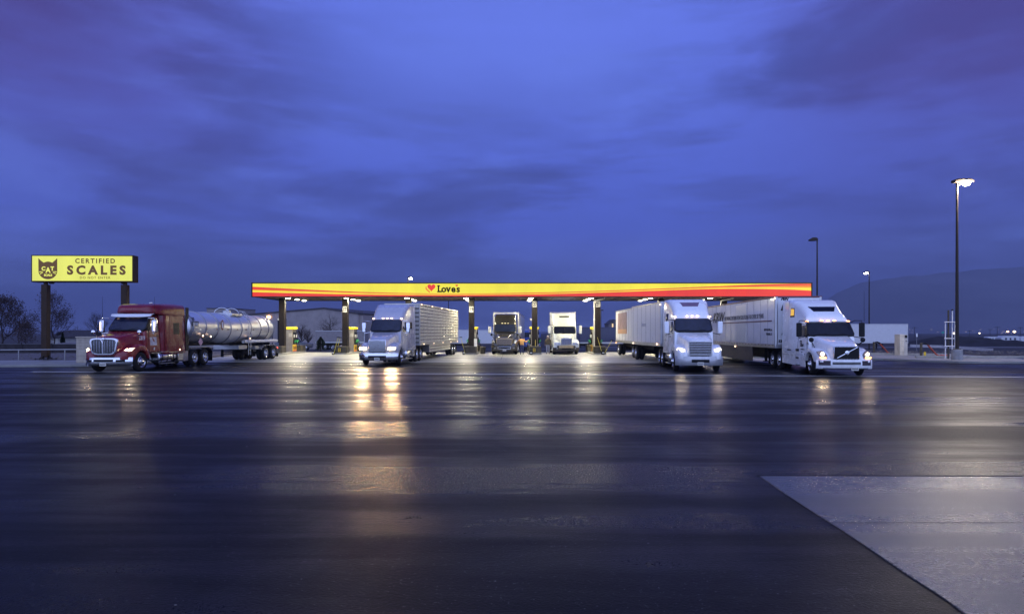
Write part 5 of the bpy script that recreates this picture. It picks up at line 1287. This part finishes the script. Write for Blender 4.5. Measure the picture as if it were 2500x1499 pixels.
b.build('roof', M('shingles', (.040, .036, .044), .9, var=.3, vs=1.5, bump=.5, bs=4), hs_, smooth=False)
MB().prism([(hx_(135), .2, hz_(818)), (hx_(144), .2, hz_(818)), (hx_(139.5), .2, hz_(810))], (0, 3, 0)).build('gable_vent', M('vent_dark', (.015, .014, .018), .9), hs_, smooth=False)
for a, c in ((150, 158), (186, 196)): MB().box(hx_(a), hx_(c), -.05, .02, 1.0, 2.1).build('window', M('window_dusk', (.03, .035, .06), .12), hs_, smooth=False)
MB().box(hx_(130), hx_(142), -.04, .01, .1, 2.2).build('door', M('pale_door', (.28, .27, .26), .6), hs_, smooth=False)
# gable house with lit window in the gap of the pumps
GY = 210.0; gh = building_frame('gable_house', 'small gabled house with one lit window beyond the pumps', 'house', 1497, GY, 0)
def q_(px): return gx(px, GY) - gx(1497, GY)
def r_(py): return gz(py, GY) - gnd(GY)
MB().prism([(q_(1486), 0, 0), (q_(1516), 0, 0), (q_(1516), 0, r_(788)), (q_(1498), 0, r_(781)), (q_(1486), 0, r_(791))], (0, 9, 0)).build('wall', M('house_grey', (.13, .12, .13), .8), gh, smooth=False)
MB().prism([(q_(1484.6), -.4, r_(792)), (q_(1498), -.4, r_(781)), (q_(1517), -.4, r_(789)), (q_(1517), -.4, r_(787.6)), (q_(1498), -.4, r_(779.6)), (q_(1484.6), -.4, r_(790.8))], (0, 10, 0)).build('roof', roofm, gh, smooth=False)
lw = MB().box(q_(1493.6), q_(1497.6), -.05, .02, r_(799), r_(786)).build('window', M('window_dusk'), gh, smooth=False)
MB().box(q_(1493.9), q_(1497.2), -.08, -.04, r_(799), r_(790)).build('lit_pane', M('window_glow', (.6, .4, .2), .5, emit=(1.0, .62, .22), es=.95), lw, smooth=False)

# ================================================================ trees
bark = M('bark', (.035, .026, .024), .9, var=.3, vs=6); leafm = M('dry_leaf', (.050, .034, .032), .8, var=.4, vs=4)
twigm = M('twigs', (.040, .030, .030), .9, var=.3)
def bare_tree(name, label, X, Y, h, spread, seed, leaves=900, z=None, levels=4, up=.75, group=None, tr=.16, lsz=.10, cat='tree', nb=3, lean=0, trunk_frac=.25, nbr=34):
    rnd = random.Random(seed); T = thing(name, label, cat, (X, Y, gnd(Y) if z is None else z), 0, group)
    trunk = MB(); twig = MB(); tips = []
    def grow(p, d, ln, r, lv):
        n = 4; pts = [p]; dd = d.copy()
        for i in range(n):
            dd = (dd + Vector((rnd.uniform(-1, 1), rnd.uniform(-1, 1), rnd.uniform(-.3, .7))) * .13).normalized(); pts.append(pts[-1] + dd * ln / n)
        (trunk if lv >= levels - 1 else twig).tube(pts, r, 5 if lv >= levels - 1 else 3, r1=r * .5)
        if lv <= 2: tips.extend(pts[1:])
        if lv == 0: return
        kids = nb + (1 if lv >= 2 else 0)
        for k in range(kids):
            q = rnd.uniform(.35, 1.0); j = min(n - 1, int(q * n)); pp = pts[j].lerp(pts[j + 1], q * n - j)
            ax = Vector((rnd.uniform(-1, 1), rnd.uniform(-1, 1), 0)).normalized(); an = rnd.uniform(.35, .75) * spread
            nd = (dd * math.cos(an) + (ax - dd * ax.dot(dd)).normalized() * math.sin(an)); nd = (nd + Vector((0, 0, up * .25))).normalized()
            grow(pp, nd, ln * rnd.uniform(.55, .78), r * .50, lv - 1)
    L0 = h * .5
    base = Vector((0, 0, 0)); top = Vector((lean, 0, h * .97)); pts = [base.lerp(top, i / 6) + Vector((rnd.uniform(-.03, .03) * h * (i > 0), rnd.uniform(-.03, .03) * h * (i > 0), 0)) for i in range(7)]
    trunk.tube(pts, tr, 7, r1=tr * .14)
    for i in range(nbr):
        q = rnd.uniform(trunk_frac, .94); j = min(5, int(q * 6)); pp = pts[j].lerp(pts[j + 1], q * 6 - j)
        az = i * 2.4 + rnd.uniform(-.4, .4); el_ = rnd.uniform(.45, .95) * up
        d = Vector((math.cos(az) * spread, math.sin(az) * spread, el_ + .2)).normalized()
        grow(pp, d, h * .36 * (1.05 - q) ** .6 * rnd.uniform(.75, 1.1), tr * .38 * (1.1 - q), levels - 2)
    trunk.build('trunk', bark, T, ang=60); cr = twig
    for i in range(leaves):
        p = rnd.choice(tips) + Vector((rnd.gauss(0, .22), rnd.gauss(0, .22), rnd.gauss(0, .22)))
        a = Vector((rnd.uniform(-1, 1), rnd.uniform(-1, 1), rnd.uniform(-1, 1))).normalized(); c = a.orthogonal().normalized(); s_ = lsz * rnd.uniform(.5, 1.3)
        cr.add([p - a * s_, p + c * s_ * .6, p + a * s_, p - c * s_ * .6], [(0, 1, 2, 3)])
    cr.build('crown', leafm, T, smooth=False); return T
TG = 'sparse spring trees left of the sign'
bare_tree('tree', 'tall dark bushy tree cut by the left edge of the photo', gx(4, 118), 118, 10.6, .95, 11, 4200, levels=4, lsz=.13, nb=4, group=TG, tr=.17, trunk_frac=.10, up=.6, nbr=46)
bare_tree('tree', 'smaller sparse tree between the edge tree and the sign post', gx(47, 125), 125, 8.0, .8, 12, 1500, levels=4, group=TG, lsz=.10, trunk_frac=.12, tr=.11, nb=4, nbr=36)
bare_tree('tree', 'broad sparsely leaved tree right behind the left sign post', gx(130, 122), 122, 10.9, .95, 13, 2600, levels=4, group=TG, nb=4, lsz=.115, trunk_frac=.15, tr=.13, up=.7, nbr=46)
bare_tree('tree', 'low dark twiggy tree just left of the sign post', gx(62, 112), 112, 4.8, 1.1, 14, 1800, levels=4, group=TG, lsz=.10, trunk_frac=.05, tr=.08)
bare_tree('tree', 'thin leafless tree behind the maroon tractor hood', gx(236, 120), 120, 6.6, .7, 15, 200, levels=5, lsz=.06)
bare_tree('tree', 'distant bare tree above the bungalow ridge', gx(189, 230), 230, 6.2, .8, 16, 300, levels=4, lsz=.1)
bare_tree('tree', 'wide leafless tree in front of the ribbed warehouse', gx(815, 112), 112, 6.3, 1.25, 17, 0, levels=5, nb=3, up=.5, tr=.14, lean=-.8, trunk_frac=.08)
bare_tree('tree', 'slim leafless tree left of the container trailer', gx(737, 114), 114, 4.6, .7, 18, 60, levels=4, lsz=.06)
bare_tree('tree', 'leafless tree between the two fuel pumps near the warehouse', gx(752, 118), 118, 3.6, .8, 19, 60, levels=4, lsz=.06)
def conifer(label, X, Y, h, r, seed):
    rnd = random.Random(seed); T = thing('conifer', label, 'conifer', (X, Y, gnd(Y)))
    MB().cyl((0, 0, 0), (0, 0, h * .9), .07, .02, 8).build('trunk', bark, T)
    c = MB()
    for i in range(2600):
        q = rnd.random() ** .8; z = .12 + q * (h - .12); rr = r * (1 - q) ** .75 * (.8 + .25 * math.sin(z * 5 + seed)) * rnd.uniform(.45, 1.08); a = rnd.uniform(0, 6.283)
        p = Vector((rr * math.cos(a), rr * math.sin(a), z)); d = Vector((math.cos(a), math.sin(a), rnd.uniform(-.2, .6))).normalized(); s_ = rnd.uniform(.05, .13)
        n_ = d.orthogonal().normalized() * s_ * .35; c.add([p - n_, p + d * s_, p + n_, p - d * s_ * .5], [(0, 1, 2, 3)])
    c.build('crown', M('conifer_green', (.014, .026, .014), .85, var=.4, vs=3), T, smooth=False)
conifer('narrow dark conifer in front of the bungalow', gx(153, 74), 74, 2.15, .36, 1)
conifer('squat dark green conifer between the first two pumps', gx(783, 76), 76, 1.75, .85, 2)

# ================================================================ lorries and trailers standing beyond the canopy
grime = dict(seams=0)
ct_ = box_trailer(dict(paint=M('container_paint', (.22, .20, .21), .6, var=.15), L=8.0, z=(1.15, 3.15), ribs=1, seams=0, gz=gnd(103), leg=2, axles=(-5.2, -6.5)), 'corrugated grey container trailer parked before the warehouse', (gx(895, 103), 103, 0), R(0), 'container_trailer')
bt = box_trailer(dict(paint=M('far_trailer_skin', (.52, .52, .55), .45, var=.05), L=16.2, z=(1.2, 4.05), gz=gnd(132) - .05, seams=0, leg=13, axles=(-1.6, -2.9)), 'long pale box trailer parked side-on beyond the pumps', (gx(1288, 132), 132, 0), R(0))
bt2 = box_trailer(dict(paint=M('far_trailer_skin'), L=14.6, z=(1.2, 4.05), gz=gnd(94) - .12, seams=0, leg=3.5, axles=(-12.0, -13.2)), 'pale box trailer parked side-on at the right beyond the kerb island', (gx(2204, 94), 94, 0), R(0))
navy = M('navy_paint', (.022, .026, .075), .4, coat=.4, var=.1)
bt3 = box_trailer(dict(paint=navy, L=16.2, z=(1.2, 4.05), gz=gnd(110) - .1, seams=0, leg=13, axles=(-1.6, -2.9), trail=navy, lamps=[(-1.2, -1, 1.25, amber), (-6.0, -1, 1.25, amber), (-14.0, -1, 1.25, redl)]), 'dark navy box trailer side-on between the pumps and the short trailers', (gx(1640, 110), 110, 0), R(0))
blu = M('blue_paint', (.012, .05, .26), .3, coat=.6, var=.15)
kb = dict(ib); kb.update(paint=blu, gz=gnd(88) - .1, mirm=blu, split=0,
    body=[(-1.60, .95, 1.94, 1.10, .02, .1), (-1.68, .92, 2.02, 1.12, .02, .1), (-1.95, .88, 2.66, 1.15, .10, .12), (-2.0, .88, 2.76, 1.17, .12, .16), (-2.3, .88, 2.92, 1.18, .14, .2), (-3.1, .86, 2.96, 1.18, .12, .18)],
    mark=[(-2.02, y, 2.80) for y in (-.95, 0, .95)], Lc=-3.1)
tractor(kb, 'bright blue day-cab tractor unit beyond column 20', (gx(1303, 88), 88), R(-90 + 16))
# small dark pickup beyond the pumps
def pickup(label, X, Y, rz):
    T = thing('parked_pickup', label, 'pickup truck', (X, Y, gnd(Y)), rz); pn = M('pickup_paint', (.03, .035, .055), .3, coat=.6)
    prof = [(0, .45, .95, .82), (-.15, .38, 1.05, .90), (-1.2, .36, 1.18, .95), (-1.45, .36, 1.22, .96), (-4.9, .38, 1.15, .96), (-5.2, .42, 1.1, .93)]
    MB().loft([rsec(x, -w_, w_, a, b_, .06, .10, .04) for x, a, b_, w_ in prof]).build('body', pn, T)
    MB().loft([rsec(x, -w_, w_, 1.1, b_, .03, .10, .10) for x, b_, w_ in ((-1.45, 1.2, .90), (-2.0, 1.72, .86), (-2.4, 1.80, .84), (-3.2, 1.78, .84), (-3.45, 1.2, .9))]).build('cab', glass, T)
    for x in (-.95, -4.2):
        for s in (1, -1): wheel(T, x, s * .97, s, Rr=.38, wd=.24)
pickup('small dark pickup parked beyond the first two pumps', gx(764, 92), 92, R(12))

# ================================================================ lamp posts
dpole = M('pole_bronze', (.030, .024, .020), .45, var=.2)
# the tall lit lamp on its concrete pedestal
LY = 43.6; LX = gx(2336.5, LY)
lp = thing('lamp_post', 'tall lit lamp post on a concrete pedestal at the right', 'street lamp', (LX, LY, .15), 0, 'lamp posts on the site')
MB().cyl((0, 0, -.1), (0, 0, .74), .335, n=28).build('pedestal', M('pedestal_concrete', (.24, .24, .25), .75, var=.25, vs=3, bump=.3, bs=20), lp, bev=.02)
ztop = gz(446, LY) - .15
MB().box(-.17, .17, -.17, .17, .74, .79).cyl((0, 0, .78), (0, 0, ztop), .115, .065, 14).build('pole', dpole, lp)
MB().tube([(0, 0, ztop - .25), (.28, -.1, ztop - .05), (.5, -.15, ztop)], .05, 8).build('arm', dpole, lp)
hd_ = MB().loft([rsec(x, -.30, .18, z0, z1, .04, .10) for x, z0, z1 in ((-.30, ztop - .02, ztop + .16), (.0, ztop - .05, ztop + .24), (.8, ztop - .05, ztop + .24), (.98, ztop - .02, ztop + .14))]).build('head', dpole, lp)
MB().ball((.52, -.16, ztop - .06), (.26, .24, .20), 18, 10).build('lens', M('flood_lens', (.9, .9, .85), .2, emit=(1.0, .90, .72), es=60.0), hd_)
bpy.data.materials['flood_lens'].cycles.emission_sampling = 'NONE'
lamp('lamp', 'POINT', hd_, (.52, -.42, ztop - .30), 3600, .22, (1.0, .86, .66))
def shoebox(label, px, py_top, Y, w2=.45, head2=False, lit=False, dirx=-1, es=60):
    T = thing('lamp_post', label, 'street lamp', (gx(px, Y), Y, gnd(Y)), 0, 'lamp posts on the site'); z = gz(py_top, Y) - gnd(Y)
    MB().cyl((0, 0, 0), (0, 0, z - .1), .13, .07, 10).build('pole', dpole, T)
    for d in ((-1, 1) if head2 else (dirx,)):
        h = MB().loft([rsec(x * d, -.25, .25, a, b_, .02, .06) for x, a, b_ in ((.0, z - .22, z - .02), (.15, z - .26, z + .12), (.55, z - .28, z + .14), (.95, z - .28, z - .10))]).build('head', dpole, T)
        if lit: MB().box(d * .25, d * .85, -.20, .20, z - .33, z - .27).ball((d * .55, -.26, z - .22), (.2, .12, .14), 10, 6).build('lens', M('lens_lit_%d' % es, (.9, .9, .85), .3, emit=(1, .93, .8), es=es), h)
    return T
shoebox('unlit lamp post with one shoebox head above the canopy end', 1995, 583, 76, dirx=-1)
shoebox('slim lit lamp post above the pale trailer at the right', 2122, 664, 108, dirx=-1, lit=True, es=45)
shoebox('distant lit lamp post rising above the canopy roof', 996, 677, 119, dirx=1, lit=True, es=140)
shoebox('distant unlit lamp pole between columns 18 and 19', 1095, 706, 150, dirx=1)
shoebox('far slim two-headed lamp post right of column 21', 1467.5, 757, 240, head2=True)
MBm = M('far_steel', (.05, .05, .06), .6)
def utility(px, ptop, Y, label):
    T = thing('utility_pole', label, 'utility pole', (gx(px, Y), Y, gnd(Y)), 0, 'utility poles along the far road'); z = gz(ptop, Y) - gnd(Y)
    MB().cyl((0, 0, 0), (0, 0, z), .16, .10, 7).build('pole', MBm, T); MB().box(-1.3, 1.3, -.06, .06, z - .5, z - .3).build('crossarm', MBm, T)
for px, pt_, Y, l in ((2233, 798, 330, 'distant utility pole just right of the parked trailer'), (2367, 806, 330, 'distant utility pole just right of the tall lamp pole'), (2417, 803, 360, 'thin distant pole midway between two utility poles'), (2434.5, 797, 300, 'utility pole directly left of the orange far street lamp'), (2491, 798, 300, 'utility pole near the right edge above the motorhomes')):
    utility(px, pt_, Y, l)
def far_lamp(px, ptop, Y, col, es, label):
    T = thing('street_lamp', label, 'street lamp', (gx(px, Y), Y, gnd(Y)), 0, 'lit street lamps far off at the right'); z = gz(ptop, Y) - gnd(Y)
    MB().cyl((0, 0, 0), (0, 0, z), .09, .06, 6).build('pole', MBm, T)
    MB().ball((0, -.1, z), (.55, .3, .35), 10, 6).build('head', M('far_lamp_%d' % int(col[1] * 100), (.8, .7, .5), .4, emit=col, es=es), T)
far_lamp(2460, 809.5, 300, (1, .48, .22), 9, 'orange lit street lamp far off, left of the pair at the right edge')
far_lamp(2476, 809.8, 230, (1, .75, .42), 6, 'yellowish lit street lamp far off, right of the pair at the right edge')
far_lamp(2330, 813.8, 230, (1, .75, .35), 5, 'yellow far street lamp just left of the tall lamp pole')
far_lamp(2391, 813.5, 420, (1, .85, .6), 5, 'tiny far street lamp between the lamp pole and the mound')
b = MB(); rnd = random.Random(9)
for i in range(55):
    px = rnd.uniform(2180, 2640); Y = rnd.uniform(1400, 2600); z = gz(rnd.uniform(803, 818), Y); s_ = rnd.uniform(.25, .6)
    b.ball((gx(px, Y), Y, z), s_, 5, 3)
tag(b.build('town_lights', M('town_light', (.8, .7, .6), .4, emit=(1, .78, .6), es=2.2), smooth=False), 'scattered lights of the far town at the mountain foot', 'town lights', kind='stuff')

# ================================================================ right island furniture
cabm = M('cabinet_cream', (.50, .46, .38), .55, var=.10, vs=2, dirt=.5)
cx0 = gx(2197, 52.5)
cabt = thing('utility_cabinet', 'tall cream utility cabinet on the kerb island', 'cabinet', (cx0, 52.5, .13))
MB().box(0, .36, 0, .75, 0, 1.78).build('pillar', cabm, cabt, bev=.015)
MB().box(.365, .66, .02, .75, 0, 1.76).build('side_panel', M('cabinet_grey', (.40, .39, .37), .55, var=.1, dirt=.5), cabt, bev=.01)
MB().box(.42, .60, -.06, .03, 1.50, 1.70).build('outlet', plast, cabt, bev=.01); MB().tube([(.46, -.03, 1.25), (.55, -.06, 1.2), (.62, -.02, 1.18)], .02, 6).build('lever', plast, cabt)
for z in (.3, 1.2, 1.6): MB().box(.02, .34, -.012, .0, z, z + .012).build('panel_gap', inkm, cabt)
orng = M('hose_orange', (.30, .055, .03), .6, var=.25)
def standpipe(px, Y, lab):
    T = thing('air_hose_stand', lab, 'hose stand', (gx(px, Y), Y, .13), 0, 'hose stands on the kerb island')
    MB().cyl((0, 0, 0), (0, 0, 1.0), .10, n=12).ball((0, 0, 1.02), (.12, .12, .09), 12, 8).build('post', tubm, T)
    MB().tube([(0, 0, 1.02), (.28, 0, 1.08), (.5, 0, .98), (.62, 0, .86)], .07, 10).build('swing_arm', plast, T)
    MB().tube([(.5, -.02, .95), (.8, -.05, .62), (1.1, -.1, .22), (1.35, -.15, .04), (1.7, -.3, .03)], .05, 8).build('hose', orng, T)
    MB().tube([(.55, .06, .9), (.85, .06, .55), (1.2, .02, .15), (1.5, -.05, .03), (1.9, -.15, .03)], .04, 8).build('hose', orng, T)
standpipe(2134, 55.5, 'black hose stand with orange hose nearest the white tractor unit'); standpipe(2249, 50.6, 'black hose stand with orange hose beside the yellow post')
pts = [(1.4 + .35 * math.cos(a), -.3 + .25 * math.sin(a), .03 + a * .004) for a in [i * .4 for i in range(34)]]
T = thing('hose_coil', 'orange-red hose coil lying beside the yellow post', 'hose', (gx(2262, 51), 51.2, .15)); MB().tube(pts, .035, 6).build('coil', M('hose_red', (.42, .05, .03), .55), T)
T = thing('yellow_post', 'short yellow capped post beside the hose stand', 'bollard', (gx(2258, 51.5), 51.5, .13))
MB().cyl((0, 0, 0), (0, 0, .33), .085, n=14).build('post', M('post_yellow', (.62, .45, .03), .45), T, bev=.01); MB().ball((0, 0, .37), (.06, .06, .06), 10, 6).build('cap', tubm, T)
T = thing('pipe_rack', 'pale pipe frame holding two tall vent pipes left of the tall lamp', 'pipe frame', (gx(2306.5, 45.8), 45.8, .13)); s_ = F / 45.8
pz = lambda py: gz(py, 45.8) - .13
pxx = lambda px: gx(px, 45.8) - gx(2306.5, 45.8)
wp = M('pipe_white', (.55, .56, .60), .4, var=.1)
for px in (2308, 2331.5): MB().cyl((pxx(px), 0, 0), (pxx(px), 0, pz(786)), .035, n=8).build('upright', wp, T)
for py in (786.5, 826.3, 845): MB().cyl((pxx(2304.5), -.04, pz(py)), (pxx(2334), -.04, pz(py)), .030, n=8).build('crossbar', wp, T)
MB().cyl((pxx(2316.5), .06, .0), (pxx(2317), .06, pz(757)), .060, n=10).build('vent_pipe', tubm, T)
MB().cyl((pxx(2325.5), .06, 0), (pxx(2326.5), .06, pz(757)), .038, n=10).build('vent_pipe', wp, T); MB().ball((pxx(2326.5), .06, pz(756.5)), (.08, .08, .06), 10, 6).build('vent_cap', plast, T)
T = thing('marker_sign', 'thin pale sign plate on a post beyond the parked trailer', 'sign', (gx(2238, 86), 86, gnd(86)))
MB().cyl((0, 0, 0), (0, 0, gz(815, 86) - gnd(86)), .03, n=6).build('post', galv, T); MB().box(-.10, .10, -.04, -.03, gz(822, 86) - gnd(86), gz(814, 86) - gnd(86)).build('plate', whp, T)
T = thing('road_sign', 'far green highway sign left of the tall lamp pole', 'sign', (gx(2302, 300), 300, gnd(300)))
MB().box(-.6, .6, -.03, .03, gz(814, 300) - gnd(300), gz(809.5, 300) - gnd(300)).build('plate', M('sign_green', (.01, .16, .15), .5, emit=(.02, .25, .22), es=.25), T); MB().cyl((0, .05, 0), (0, .05, 4), .05, n=6).build('post', galv, T)
def motorhome(px0, px1, pt_, Y, lab):
    L = (px1 - px0) / F * Y; T = thing('motorhome', lab, 'motorhome', (gx(px0, Y), Y, gnd(Y)), 0, 'white motorhomes far off at the right'); h = gz(pt_, Y) - gnd(Y)
    MB().prism([(0, 0, .6), (L, 0, .6), (L, 0, h * .93), (L * .9, 0, h), (L * .12, 0, h), (0, 0, h * .8)], (0, 2.4, 0)).build('body', M('motorhome_white', (.48, .49, .54), .4), T, bev=.05)
    for k in range(3): MB().box(L * (.2 + k * .25), L * (.3 + k * .25), -.03, .01, h * .55, h * .78).build('window', M('window_dusk'), T)
    for k in (.2, .75): MB().cyl((L * k, .0, .4), (L * k, .3, .4), .4, n=12).build('wheel', tyre_m, T)
motorhome(2445, 2489, 820, 212, 'white motorhome behind the dark mound at the right edge')
motorhome(2492, 2536, 821, 216, 'white motorhome cut off by the right photo edge')
motorhome(2411, 2438, 822, 250, 'smallest white motorhome, leftmost of the three far off')
# ================================================================ people (seen from behind, by the pumps)
def skin_obj(name, pts, edges, m, T, sub=2, root=0, loc=None):
    me = bpy.data.meshes.new(name); me.from_pydata([p[0] for p in pts], edges, []); me.materials.append(m)
    o = bpy.data.objects.new(name, me); COL.objects.link(o)
    if T: o.parent = T
    o.modifiers.new('skin', 'SKIN').use_smooth_shade = True
    for i, p in enumerate(pts):
        sv = me.skin_vertices[0].data[i]; r = p[1]; sv.radius = r if isinstance(r, tuple) else (r, r); sv.use_root = (i == root)
    s = o.modifiers.new('sub', 'SUBSURF'); s.levels = sub; s.render_levels = sub
    return o
def person(label, loc, rz, pose, jacket, trousers, hairm, collar):
    T = thing('person', label, 'person', loc, rz); skinm = M('skin', (.42, .24, .17), .55, var=.08)
    J = pose   # joints: facing +y (away from the viewer)
    chain = ['pelvis', 'belly', 'chest', 'neck', 'head_base', 'head', 'crown']
    V = []; E = []; idx = {}
    def add(k, r, par=None):
        idx[k] = len(V); V.append((J[k], r))
        if par is not None: E.append((idx[par], idx[k]))
    add('pelvis', (.15, .11)); add('belly', (.15, .11), 'pelvis'); add('chest', (.17, .12), 'belly'); add('neck', (.055, .055), 'chest')
    add('head_base', (.060, .070), 'neck'); add('head', (.078, .098), 'head_base'); add('crown', (.055, .070), 'head')
    for s in ('l', 'r'):
        add('sh_' + s, .062, 'chest'); add('el_' + s, .046, 'sh_' + s); add('wr_' + s, .030, 'el_' + s); add('pa_' + s, (.040, .018), 'wr_' + s)
        add('hip_' + s, .090, 'pelvis'); add('kn_' + s, .060, 'hip_' + s); add('an_' + s, .042, 'kn_' + s); add('to_' + s, (.045, .032), 'an_' + s)
    skin_obj('body', V, E, skinm, T)
    for s in ('l', 'r'):                           # fingers: four of unequal length and a thumb from the side of the palm
        wv, pv = Vector(J['wr_' + s]), Vector(J['pa_' + s]); d = (pv - wv).normalized(); side = d.cross(Vector((0, 1, 0))).normalized() if abs(d.y) < .9 else Vector((1, 0, 0))
        fw = Vector((0, 1, 0)) - d * d.y; fw.normalize()
        for k, ln in enumerate((.070, .080, .074, .058)):
            o_ = pv + side * (k - 1.5) * .021; a = [o_ - d * .02, o_ + d * ln * .5 + fw * .008, o_ + d * ln * .85 + fw * .030]
            skin_obj('finger', [(tuple(a[0]), .010), (tuple(a[1]), .009), (tuple(a[2]), .008)], [(0, 1), (1, 2)], skinm, T, sub=1)
        b0 = wv + d * .03 + side * -.030; skin_obj('thumb', [(tuple(b0), .012), (tuple(b0 + d * .03 - side * .022), .011), (tuple(b0 + d * .058 - side * .028 + fw * .01), .009)], [(0, 1), (1, 2)], skinm, T, sub=1)
    # jacket over torso and arms
    V = []; E = []; idx = {}
    J2 = dict(J); pv = Vector(J['pelvis']); J2['hem'] = tuple(pv - Vector((0, 0, .06)))
    J2['collar'] = tuple(Vector(J['chest']).lerp(Vector(J['neck']), .80))
    def add2(k, r, par=None):
        idx[k] = len(V); V.append((J2[k], r))
        if par is not None: E.append((idx[par], idx[k]))
    add2('belly', (.205, .155)); add2('hem', (.215, .165), 'belly'); add2('chest', (.215, .150), 'belly'); add2('collar', (.085, .085), 'chest')
    for s in ('l', 'r'):
        add2('sh_' + s, .098, 'chest'); add2('el_' + s, .074, 'sh_' + s); J2['cf_' + s] = tuple(Vector(J['el_' + s]).lerp(Vector(J['wr_' + s]), .92)); add2('cf_' + s, .056, 'el_' + s)
    skin_obj('jacket', V, E, jacket, T)
    MB().lathe([(.075, -.02), (.085, .02), (.080, .05), (.066, .05)], Vector(J['neck']) - Vector((0, 0, .02)), (0, 0, 1), 16, cap=False).build('collar', collar, T)
    V = []; E = []; idx = {}
    J2['waist'] = tuple(pv + Vector((0, 0, .05)))
    add2('pelvis', (.175, .135)); add2('waist', (.165, .125), 'pelvis')
    for s in ('l', 'r'):
        add2('hip_' + s, .108, 'pelvis'); add2('kn_' + s, .080, 'hip_' + s); J2['hm_' + s] = tuple(Vector(J['an_' + s]) + Vector((0, 0, .02))); add2('hm_' + s, .072, 'kn_' + s)
    skin_obj('trousers', V, E, trousers, T)
    for s in ('l', 'r'):
        a = Vector(J['an_' + s]); t_ = Vector(J['to_' + s])
        MB().loft([rsec(0, -.05, .05, 0, .10, .02, .04)[0:0] or [(a.x + .055 * math.cos(q) * w_, y, max(.0, .055 + hh * math.sin(q))) for q in [2 * math.pi * i / 12 for i in range(12)]] for y, w_, hh in ((a.y - .09, .7, .05), (a.y - .05, .95, .07), (a.y + .05, .95, .07), (t_.y - .02, 1.05, .045), (t_.y + .05, .7, .03))]).build('shoe', plast, T)
    hd = Vector(J['head'])
    hb_ = MB()
    hb_.loft([[(hd.x + .088 * math.cos(a) * k, hd.y - .012 + .108 * math.sin(a) * k, hd.z + z) for a in [2 * math.pi * i / 18 for i in range(18)]] for z, k in ((-.085, .72), (-.05, .93), (.0, 1.02), (.05, 1.0), (.09, .82), (.118, .5), (.128, .12))])
    hb_.build('hair', hairm, T, ang=70)
    face = hd + Vector((0, .10, 0))
    MB().ball(face + Vector((0, .012, -.022)), (.014, .022, .026), 8, 6).build('nose', skinm, T)
    for s in (-1, 1):
        MB().ball(hd + Vector((s * .032, .088, .004)), (.014, .010, .009), 8, 6).build('eye', M('eye_white', (.6, .6, .6), .3), T)
        MB().ball(hd + Vector((s * .090, -.005, -.03)), (.014, .026, .036), 8, 6).build('ear', skinm, T)
    MB().ball(face + Vector((0, -.004, -.062)), (.026, .010, .007), 8, 6).build('mouth', M('lip', (.30, .11, .09), .5), T)
    return T
base_ = dict(pelvis=(0, 0, .93), belly=(0, .0, 1.10), chest=(0, .0, 1.33), neck=(0, .02, 1.50), head_base=(0, .03, 1.56), head=(0, .04, 1.655), crown=(0, .03, 1.72),
    sh_l=(-.20, 0, 1.40), el_l=(-.27, -.01, 1.13), wr_l=(-.27, .10, .90), pa_l=(-.265, .13, .83), sh_r=(.20, 0, 1.40), el_r=(.27, -.01, 1.13), wr_r=(.27, .10, .90), pa_r=(.265, .13, .83),
    hip_l=(-.10, 0, .88), kn_l=(-.11, .03, .49), an_l=(-.12, -.01, .09), to_l=(-.13, .13, .045), hip_r=(.10, 0, .88), kn_r=(.11, .02, .49), an_r=(.12, -.02, .09), to_r=(.13, .12, .045))
p1_ = dict(base_); p1_.update(chest=(-.02, .10, 1.28), neck=(-.08, .20, 1.42), head_base=(-.10, .23, 1.47), head=(-.12, .27, 1.55), crown=(-.13, .28, 1.62), belly=(0, .03, 1.08),
    sh_l=(-.22, .10, 1.34), el_l=(-.36, .16, 1.12), wr_l=(-.50, .30, 1.02), pa_l=(-.56, .34, .99), sh_r=(.19, .08, 1.34), el_r=(.38, .10, 1.13), wr_r=(.55, .18, 1.30), pa_r=(.60, .20, 1.36))
person('person in tan work jacket and blue jeans reaching out beside the black tractor', (.93, 59.2, 0), R(4), p1_, M('tan_canvas', (.42, .22, .07), .8, var=.15, vs=8, bump=.3, bs=25), M('jeans_blue', (.035, .045, .12), .8, var=.2, vs=9), M('hair_dark', (.02, .016, .014), .8), whp)
person('grey-haired person in dark quilted jacket and pale jeans between the two tractors', (3.44, 60.0, 0), R(-3), base_, M('quilt_olive', (.060, .050, .040), .75, var=.3, vs=10, bump=.5, bs=18), M('jeans_pale', (.20, .23, .34), .8, var=.15, vs=9), M('hair_grey', (.42, .38, .34), .8, var=.2), M('collar_brown', (.10, .07, .05), .8))
# ================================================================ the air between here and the mountains
hz_m = bpy.data.materials.new('evening_haze'); hz_m.use_nodes = True; hz_m.node_tree.nodes.clear()
hn = hz_m.node_tree.nodes; vo = hn.new('ShaderNodeVolumePrincipled'); ho = hn.new('ShaderNodeOutputMaterial')
vo.inputs['Color'].default_value = (.33, .38, .60, 1); vo.inputs['Density'].default_value = 2.0e-4
hz_m.node_tree.links.new(vo.outputs[0], ho.inputs['Volume'])
tag(MB().box(-9500, 9500, -80, 9500, -40, 640).build('haze', hz_m, smooth=False), 'thin blue evening haze over the whole plain', 'haze', kind='stuff')
